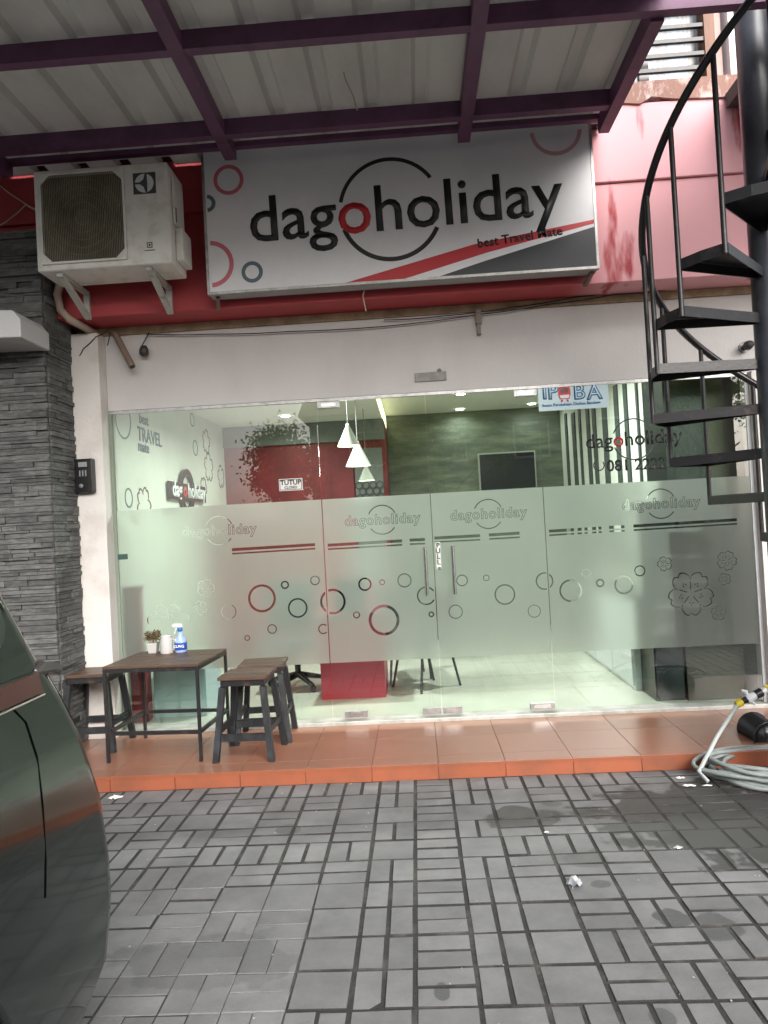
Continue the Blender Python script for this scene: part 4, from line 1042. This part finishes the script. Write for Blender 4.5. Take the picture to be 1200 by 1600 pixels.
bk = thing('black_bucket', 'black round bucket lying at the right edge of the porch', 'bucket', loc=(U(1203, 1153, 'Y', -.85).x, -.85, U(1203, 1153, 'Y', -.85).z))
MB().lathe([(.001, .0), (.085, 0), (.098, .22), (.103, .22), (.103, .228), (.092, .228), (.078, .012), (.001, .012)], n=24, axis='Y').build('pail', black_gloss, bk)
MB().tube([(.10*math.cos(a*PI/12), -.008, .10*math.sin(a*PI/12)) for a in range(25)], .006, 6, caps=False).build('rim', black_gloss, bk)

# ------------------------------------------------------------------ litter
def crumple(name, label, px_, py_, sx, sy, h, M_, seed):
    c = U(px_, py_, 'Z', .0); rc = random.Random(seed); mb_ = MB(); n = 6; vs_ = []
    for i in range(n):
        for j in range(n):
            u, v = i/(n-1)-.5, j/(n-1)-.5; k = 1-.5*(abs(u*v)*4)
            vs_.append((sx*u*k+rc.gauss(0, .05)*sx, sy*v*k+rc.gauss(0, .05)*sy, .004+h*rc.random()*(1-abs(u)-abs(v)*.6)))
    fs = []
    for i in range(n-1):
        for j in range(n-1):
            a_ = i*n+j; fs += [(a_, a_+n, a_+n+1), (a_, a_+n+1, a_+1)]
    o = mb_.add(vs_, fs).build(name, M_); o.location = (c.x, c.y, .0); return tag(o, label, 'litter')
paper = mat('white scrap', (.70, .69, .66), .6); foil = mat('foil scrap', (.62, .64, .66), .3, .6)
crumple('paper_scrap', 'crumpled white paper scrap by the porch corner near the car', 181, 1248, .10, .05, .03, paper, 1)
crumple('foil_scrap', 'crumpled shiny wrapper lying on the middle of the paving', 898, 1385, .07, .08, .05, foil, 2)
crumple('paper_scrap', 'small white scrap left of the coiled hose', 1063, 1217, .06, .03, .012, paper, 3)
crumple('paper_scrap', 'bigger flat scrap just below the small one by the hose', 1077, 1229, .08, .04, .012, paper, 4)
crumple('paper_scrap', 'narrow scrap nearest the hose coil on the paving', 1104, 1229, .06, .02, .010, paper, 5)
crumple('paper_scrap', 'tiny white scrap between pavers right of the ladder column', 854, 1302, .025, .015, .008, paper, 6)
crumple('paper_scrap', 'tiny scrap beside the large dark stain under the wrapper', 1060, 1326, .05, .03, .012, foil, 7)
gm = MB(); rg = random.Random(9)
for _ in range(70):
    x, y = rg.uniform(-1.6, 2.6), rg.uniform(-3.4, -1.02); s_ = rg.uniform(.0012, .0035)
    gm.obox((x, y, .002+s_*.5), (s_, 0, 0), (0, s_*rg.uniform(.5, 1), 0), (0, 0, s_*.5))
tag(gm.build('grit', mat('pale grit', (.42, .40, .37), .8)), 'pale specks of grit scattered over the pavers', 'grit', kind='stuff')

# ------------------------------------------------------------------ parked car
car = thing('parked_car', 'dark green car parked at the left edge of the forecourt', 'car')
paint = mat('dark green car paint', (.003, .008, .0065), .12, .0, coat=.25, spec=.36, var=(3, (.004, .010, .008), .4, .6))
clad = mat('grey black plastic cladding', (.012, .014, .014), .38, bump=(90, .06), var=(4, (.022, .022, .021), .4, .7))
carglass = mat('tinted car glass', (.008, .010, .010), .04, 0, spec=.7)
CX = -1.82; HW = .86
def yend(z):
    P_ = [(.18, -3.34), (.30, -3.22), (.45, -3.18), (.62, -3.19), (.80, -3.23), (1.0, -3.31), (1.2, -3.42), (1.45, -3.56), (1.6, -3.68), (1.75, -3.85)]
    for (z0, y0), (z1, y1) in zip(P_, P_[1:]):
        if z <= z1: return y0+(y1-y0)*max(0, (z-z0))/(z1-z0)
    return -3.9
def wprof(z):
    P_ = [(.18, .94), (.32, .985), (.52, 1.0), (.80, 1.0), (1.0, .985), (1.12, .965), (1.22, .94), (1.45, .90), (1.60, .85), (1.70, .68)]
    for (z0, y0), (z1, y1) in zip(P_, P_[1:]):
        if z <= z1: return y0+(y1-y0)*max(0, (z-z0))/(z1-z0)
    return .60
def shell(zs, grow=0.0, cap=False, ss=None):
    """closed loop round the car at each height: rounded plan, slanting ends"""
    rings = []
    for z in zs:
        y1 = yend(z)+grow; y0 = -7.75-(yend(z)+3.26)*-1*0-.0+(0 if z < 1.1 else (z-1.1)*1.1)-grow; w_ = HW*wprof(z)+grow
        pl_ = []; rc = .26; nseg = 8
        for (cx, cy, a0) in ((w_-rc, y1-rc*.62, 0), (-(w_-rc), y1-rc*.62, 90), (-(w_-rc), y0+rc*.62, 180), (w_-rc, y0+rc*.62, 270)):
            for i in range(nseg+1):
                a = R(a0+90*i/nseg); pl_.append((CX+cx+rc*math.cos(a), cy+rc*.62*math.sin(a), z))
        rings.append(pl_)
    n = len(rings[0]); vs_ = [p for r in rings for p in r]; fs = []
    for i in range(len(rings)-1):
        for k in range(n):
            k2 = (k+1) % n; fs.append((i*n+k, i*n+k2, (i+1)*n+k2, (i+1)*n+k))
    mb_ = MB().add(vs_, fs, True)
    if cap: mb_.add(rings[-1], [tuple(range(n))], False)
    return mb_
shell([.18, .24, .32, .42, .50, .60, .68, .76, .80, .90, 1.0, 1.06, 1.12, 1.17, 1.20, 1.22]).build('body', paint, car)
shell([1.2201, 1.25, 1.30, 1.38, 1.46, 1.54, 1.60, 1.64, 1.68, 1.70], grow=-.004, cap=True).build('cabin', paint, car)
# pillars, belt moulding, shut lines, fuel flap outline
def on_side(y, z, out=.004): return (CX+HW*wprof(z)+out, y, z)
MB().tube([on_side(y, 1.276, .006) for y in (-7.0, -6, -5, -4.2, -3.80)], .006, 8).build('belt_moulding', mat('chrome trim', (.6, .6, .6), .12, 1.0), car)
def side_patch(name, pts_front, pts_rear, M, out, n=6):
    """strip of the flank between a forward and a rearward edge, each a list of (y, z)"""
    vs_ = []; m_ = len(pts_front)
    for (ya, za), (yb, zb) in zip(pts_front, pts_rear):
        for i in range(n+1):
            y_ = ya+(yb-ya)*i/n; z_ = za+(zb-za)*i/n
            for o_ in (out, out-.012): vs_.append(on_side(y_, z_, o_))
    fs = []; r = 2*(n+1)
    for j in range(m_-1):
        for i in range(n):
            a_ = j*r+2*i; fs += [(a_, a_+2, a_+r+2, a_+r), (a_+1, a_+r+1, a_+r+3, a_+3)]
    for i in range(n):
        a_ = 2*i; fs.append((a_, a_+1, a_+3, a_+2)); a_ += (m_-1)*r; fs.append((a_, a_+2, a_+3, a_+1))
    for j in range(m_-1):
        a_ = j*r; fs.append((a_, a_+r, a_+r+1, a_+1)); a_ += 2*n; fs.append((a_, a_+1, a_+r+1, a_+r))
    return MB().add(vs_, fs).build(name, M, car)
gz = [1.29, 1.305, 1.34, 1.40, 1.46, 1.52, 1.55]
gf_ = [-3.775, -3.735, -3.71, -3.715, -3.74, -3.79, -3.84]
side_patch('side_window', list(zip(gf_, gz)), [(-4.75, z_) for z_ in gz], carglass, .006)
side_patch('side_window', [(-4.84, z_) for z_ in gz], [(-5.75, z_) for z_ in gz], carglass, .006)
side_patch('side_window', [(-5.84, z_) for z_ in gz], [(-6.5+.3*(z_-1.3), z_) for z_ in gz], carglass, .006)
tz = [1.165, 1.18, 1.20, 1.215]
side_patch('tail_lamp', [(-3.60, z_) for z_ in tz], [(-3.98, z_) for z_ in tz], mat('dark red side lens', (.05, .006, .006), .12), .007)
MB().tube([on_side(y, 1.158, .006) for y in (-3.60, -3.8, -4.2, -5, -6, -7.2)], .0045, 8).build('chrome_strip', mat('chrome trim', (.6, .6, .6), .12, 1.0), car)
line = []
for (y, z) in ((-3.80, 1.16), (-3.74, 1.155), (-3.70, 1.11), (-3.68, 1.02), (-3.68, .90), (-3.69, .76), (-3.70, .68)): line.append(on_side(y, z, -.0005))
gapm = mat('shut gap', (.002, .002, .002), .95, spec=0)
MB().tube(line, .003, 6).build('panel_gap', gapm, car)
# tailgate gap follows the rounded rear corner
gl = []
for z in (1.19, 1.12, 1.0, .9, .8, .7, .62):
    a = R(32); w_ = HW*wprof(z); gl.append((CX+w_-.26+.261*math.cos(a), yend(z)-.26*.62+.26*.62*math.sin(a)+.0015, z))
MB().tube(gl, .0045, 6).build('panel_gap', gapm, car)
# lamp cluster at the rear corner
z = 1.215; a = R(25); w_ = HW*wprof(1.2)
MB().prism([(-.08, 0), (.02, -.01), (.06, -.025), (.07, .0), (.05, .02), (-.03, .032), (-.08, .02)], -.05, .05, 'YZ').build('tail_lamp', mat('smoked lamp lens', (.05, .045, .045), .15), car, bevel=.012, loc=(CX+w_-.05, -3.52, 1.205))
MB().prism([(-.5, -.012), (.10, -.012), (.10, .012), (-.5, .012)], -.01, .01, 'XZ').build('light_bar', mat('dark red lens', (.12, .01, .01), .15), car, loc=(-2.0, yend(1.2)+.0, 1.18))
def wheel(y, side):
    wx = CX+side*(HW-.12)
    wh = link('wheel', MB().lathe([(.20, -.11), (.30, -.115), (.335, -.09), (.345, -.04), (.345, .04), (.335, .09), (.30, .115), (.20, .11)], n=32, axis='X').mesh('wheel', mat('tyre rubber', (.02, .02, .02), .85)), car, (wx, y, .345))
    MB().lathe([(.001, side*.09), (.06, side*.095), (.20, side*.075), (.21, side*.105)], n=32, axis='X').build('rim', steel, wh)
    arch = MB().tube([(CX+side*(HW+.006), y+.39*math.cos(R(t)), .345+.39*math.sin(R(t))) for t in range(-10, 191, 8)], .010, 8)
    arch.build('wheel_arch', clad, car)
for y in (-4.25, -6.85):
    for s_ in (-1, 1): wheel(y, s_)

# ------------------------------------------------------------------ across the forecourt (house and trees added for light, seen as reflections in the glass)
bark = mat('added tree bark', (.09, .065, .045), .9, bump=(20, .8)); 
leafm = mat('added street tree leaves', (.10, .13, .05), .6, rand=0, var=(1.2, (.18, .21, .08), .4, .65), coords='World')
translucent(leafm, (.22, .30, .08), .45)
def tree(x, y, h, r, seed, label):
    t = thing('added_street_tree', label, 'tree', 'added street trees across the road', loc=(x, y, -.03)); q = random.Random(seed)
    MB().tube([(0, 0, 0), (.05, .02, h*.25), (-.05, .06, h*.5), (.02, 0, h*.8)], [.2, .16, .12, .05], 10).build('trunk', bark, t)
    lb = MB()
    for k in range(6):
        a = k*1.05+q.random(); lb.tube([(0, 0, h*(.35+.06*k)), (r*.4*math.cos(a), r*.4*math.sin(a), h*(.5+.06*k)), (r*.75*math.cos(a), r*.75*math.sin(a), h*(.58+.06*k))], [.08, .05, .02], 6)
    lb.build('limb', bark, t)
    cl = []
    for _ in range(26):
        a, e_, rr_ = q.uniform(0, 2*PI), q.uniform(-.9, 1.3), q.uniform(.35, 1)
        cl.append(Vector((r*rr_*math.cos(a)*math.cos(e_), r*rr_*math.sin(a)*math.cos(e_), h*.68+h*.32*rr_*math.sin(e_))))
    f = MB()
    for c in cl:
        for _ in range(270):
            p = c+Vector((q.gauss(0, 1), q.gauss(0, 1), q.gauss(0, .8)))*r*.17
            d = Vector((q.gauss(0, 1), q.gauss(0, 1), q.gauss(0, 1))).normalized()*.065; s2 = d.cross(Vector((q.gauss(0, 1), q.gauss(0, 1), q.gauss(0, 1)))).normalized()*.035
            f.add([p-d, p+s2, p+d, p-s2], [(0, 1, 2, 3)])
    f.build('crown', leafm, t)
tree(-3.65, -15.5, 4.5, 1.5, 1, 'added leafy street tree reflected beside the closed sign')
tree(.9, -17, 5.4, 2.3, 2, 'added broad street tree across the road, reflected faintly in the doors')
tree(8.4, -17, 6.0, 1.8, 3, 'street tree behind the camera to the right, beyond the forecourt')
hb = thing('added_facing_house', 'plain grey house added across the road, for dim reflections in the glass', 'house')
MB().box(-4.2, 13, -31, -25, -.03, 6.2).build('wall', mat('added house wall', (.35, .34, .32), .8, var=(1, (.25, .24, .22), .4, .7)), hb)
MB().prism([(-31.5, 6.2), (-24.5, 6.2), (-28, 8.0)], -4.6, 13.5, 'YZ').build('roof', mat('added house roof', (.16, .07, .05), .8), hb)
for x in (-2.6, .8, 4.2, 7.6, 10.6):
    for z in (1.0, 4.0):
        wf = MB().box(x, x+1.5, -24.99, -24.93, z, z+1.5).build('window', white_gloss, hb); MB().box(x+.1, x+1.4, -24.92, -24.91, z+.1, z+1.4).build('pane', black_gloss, wf)
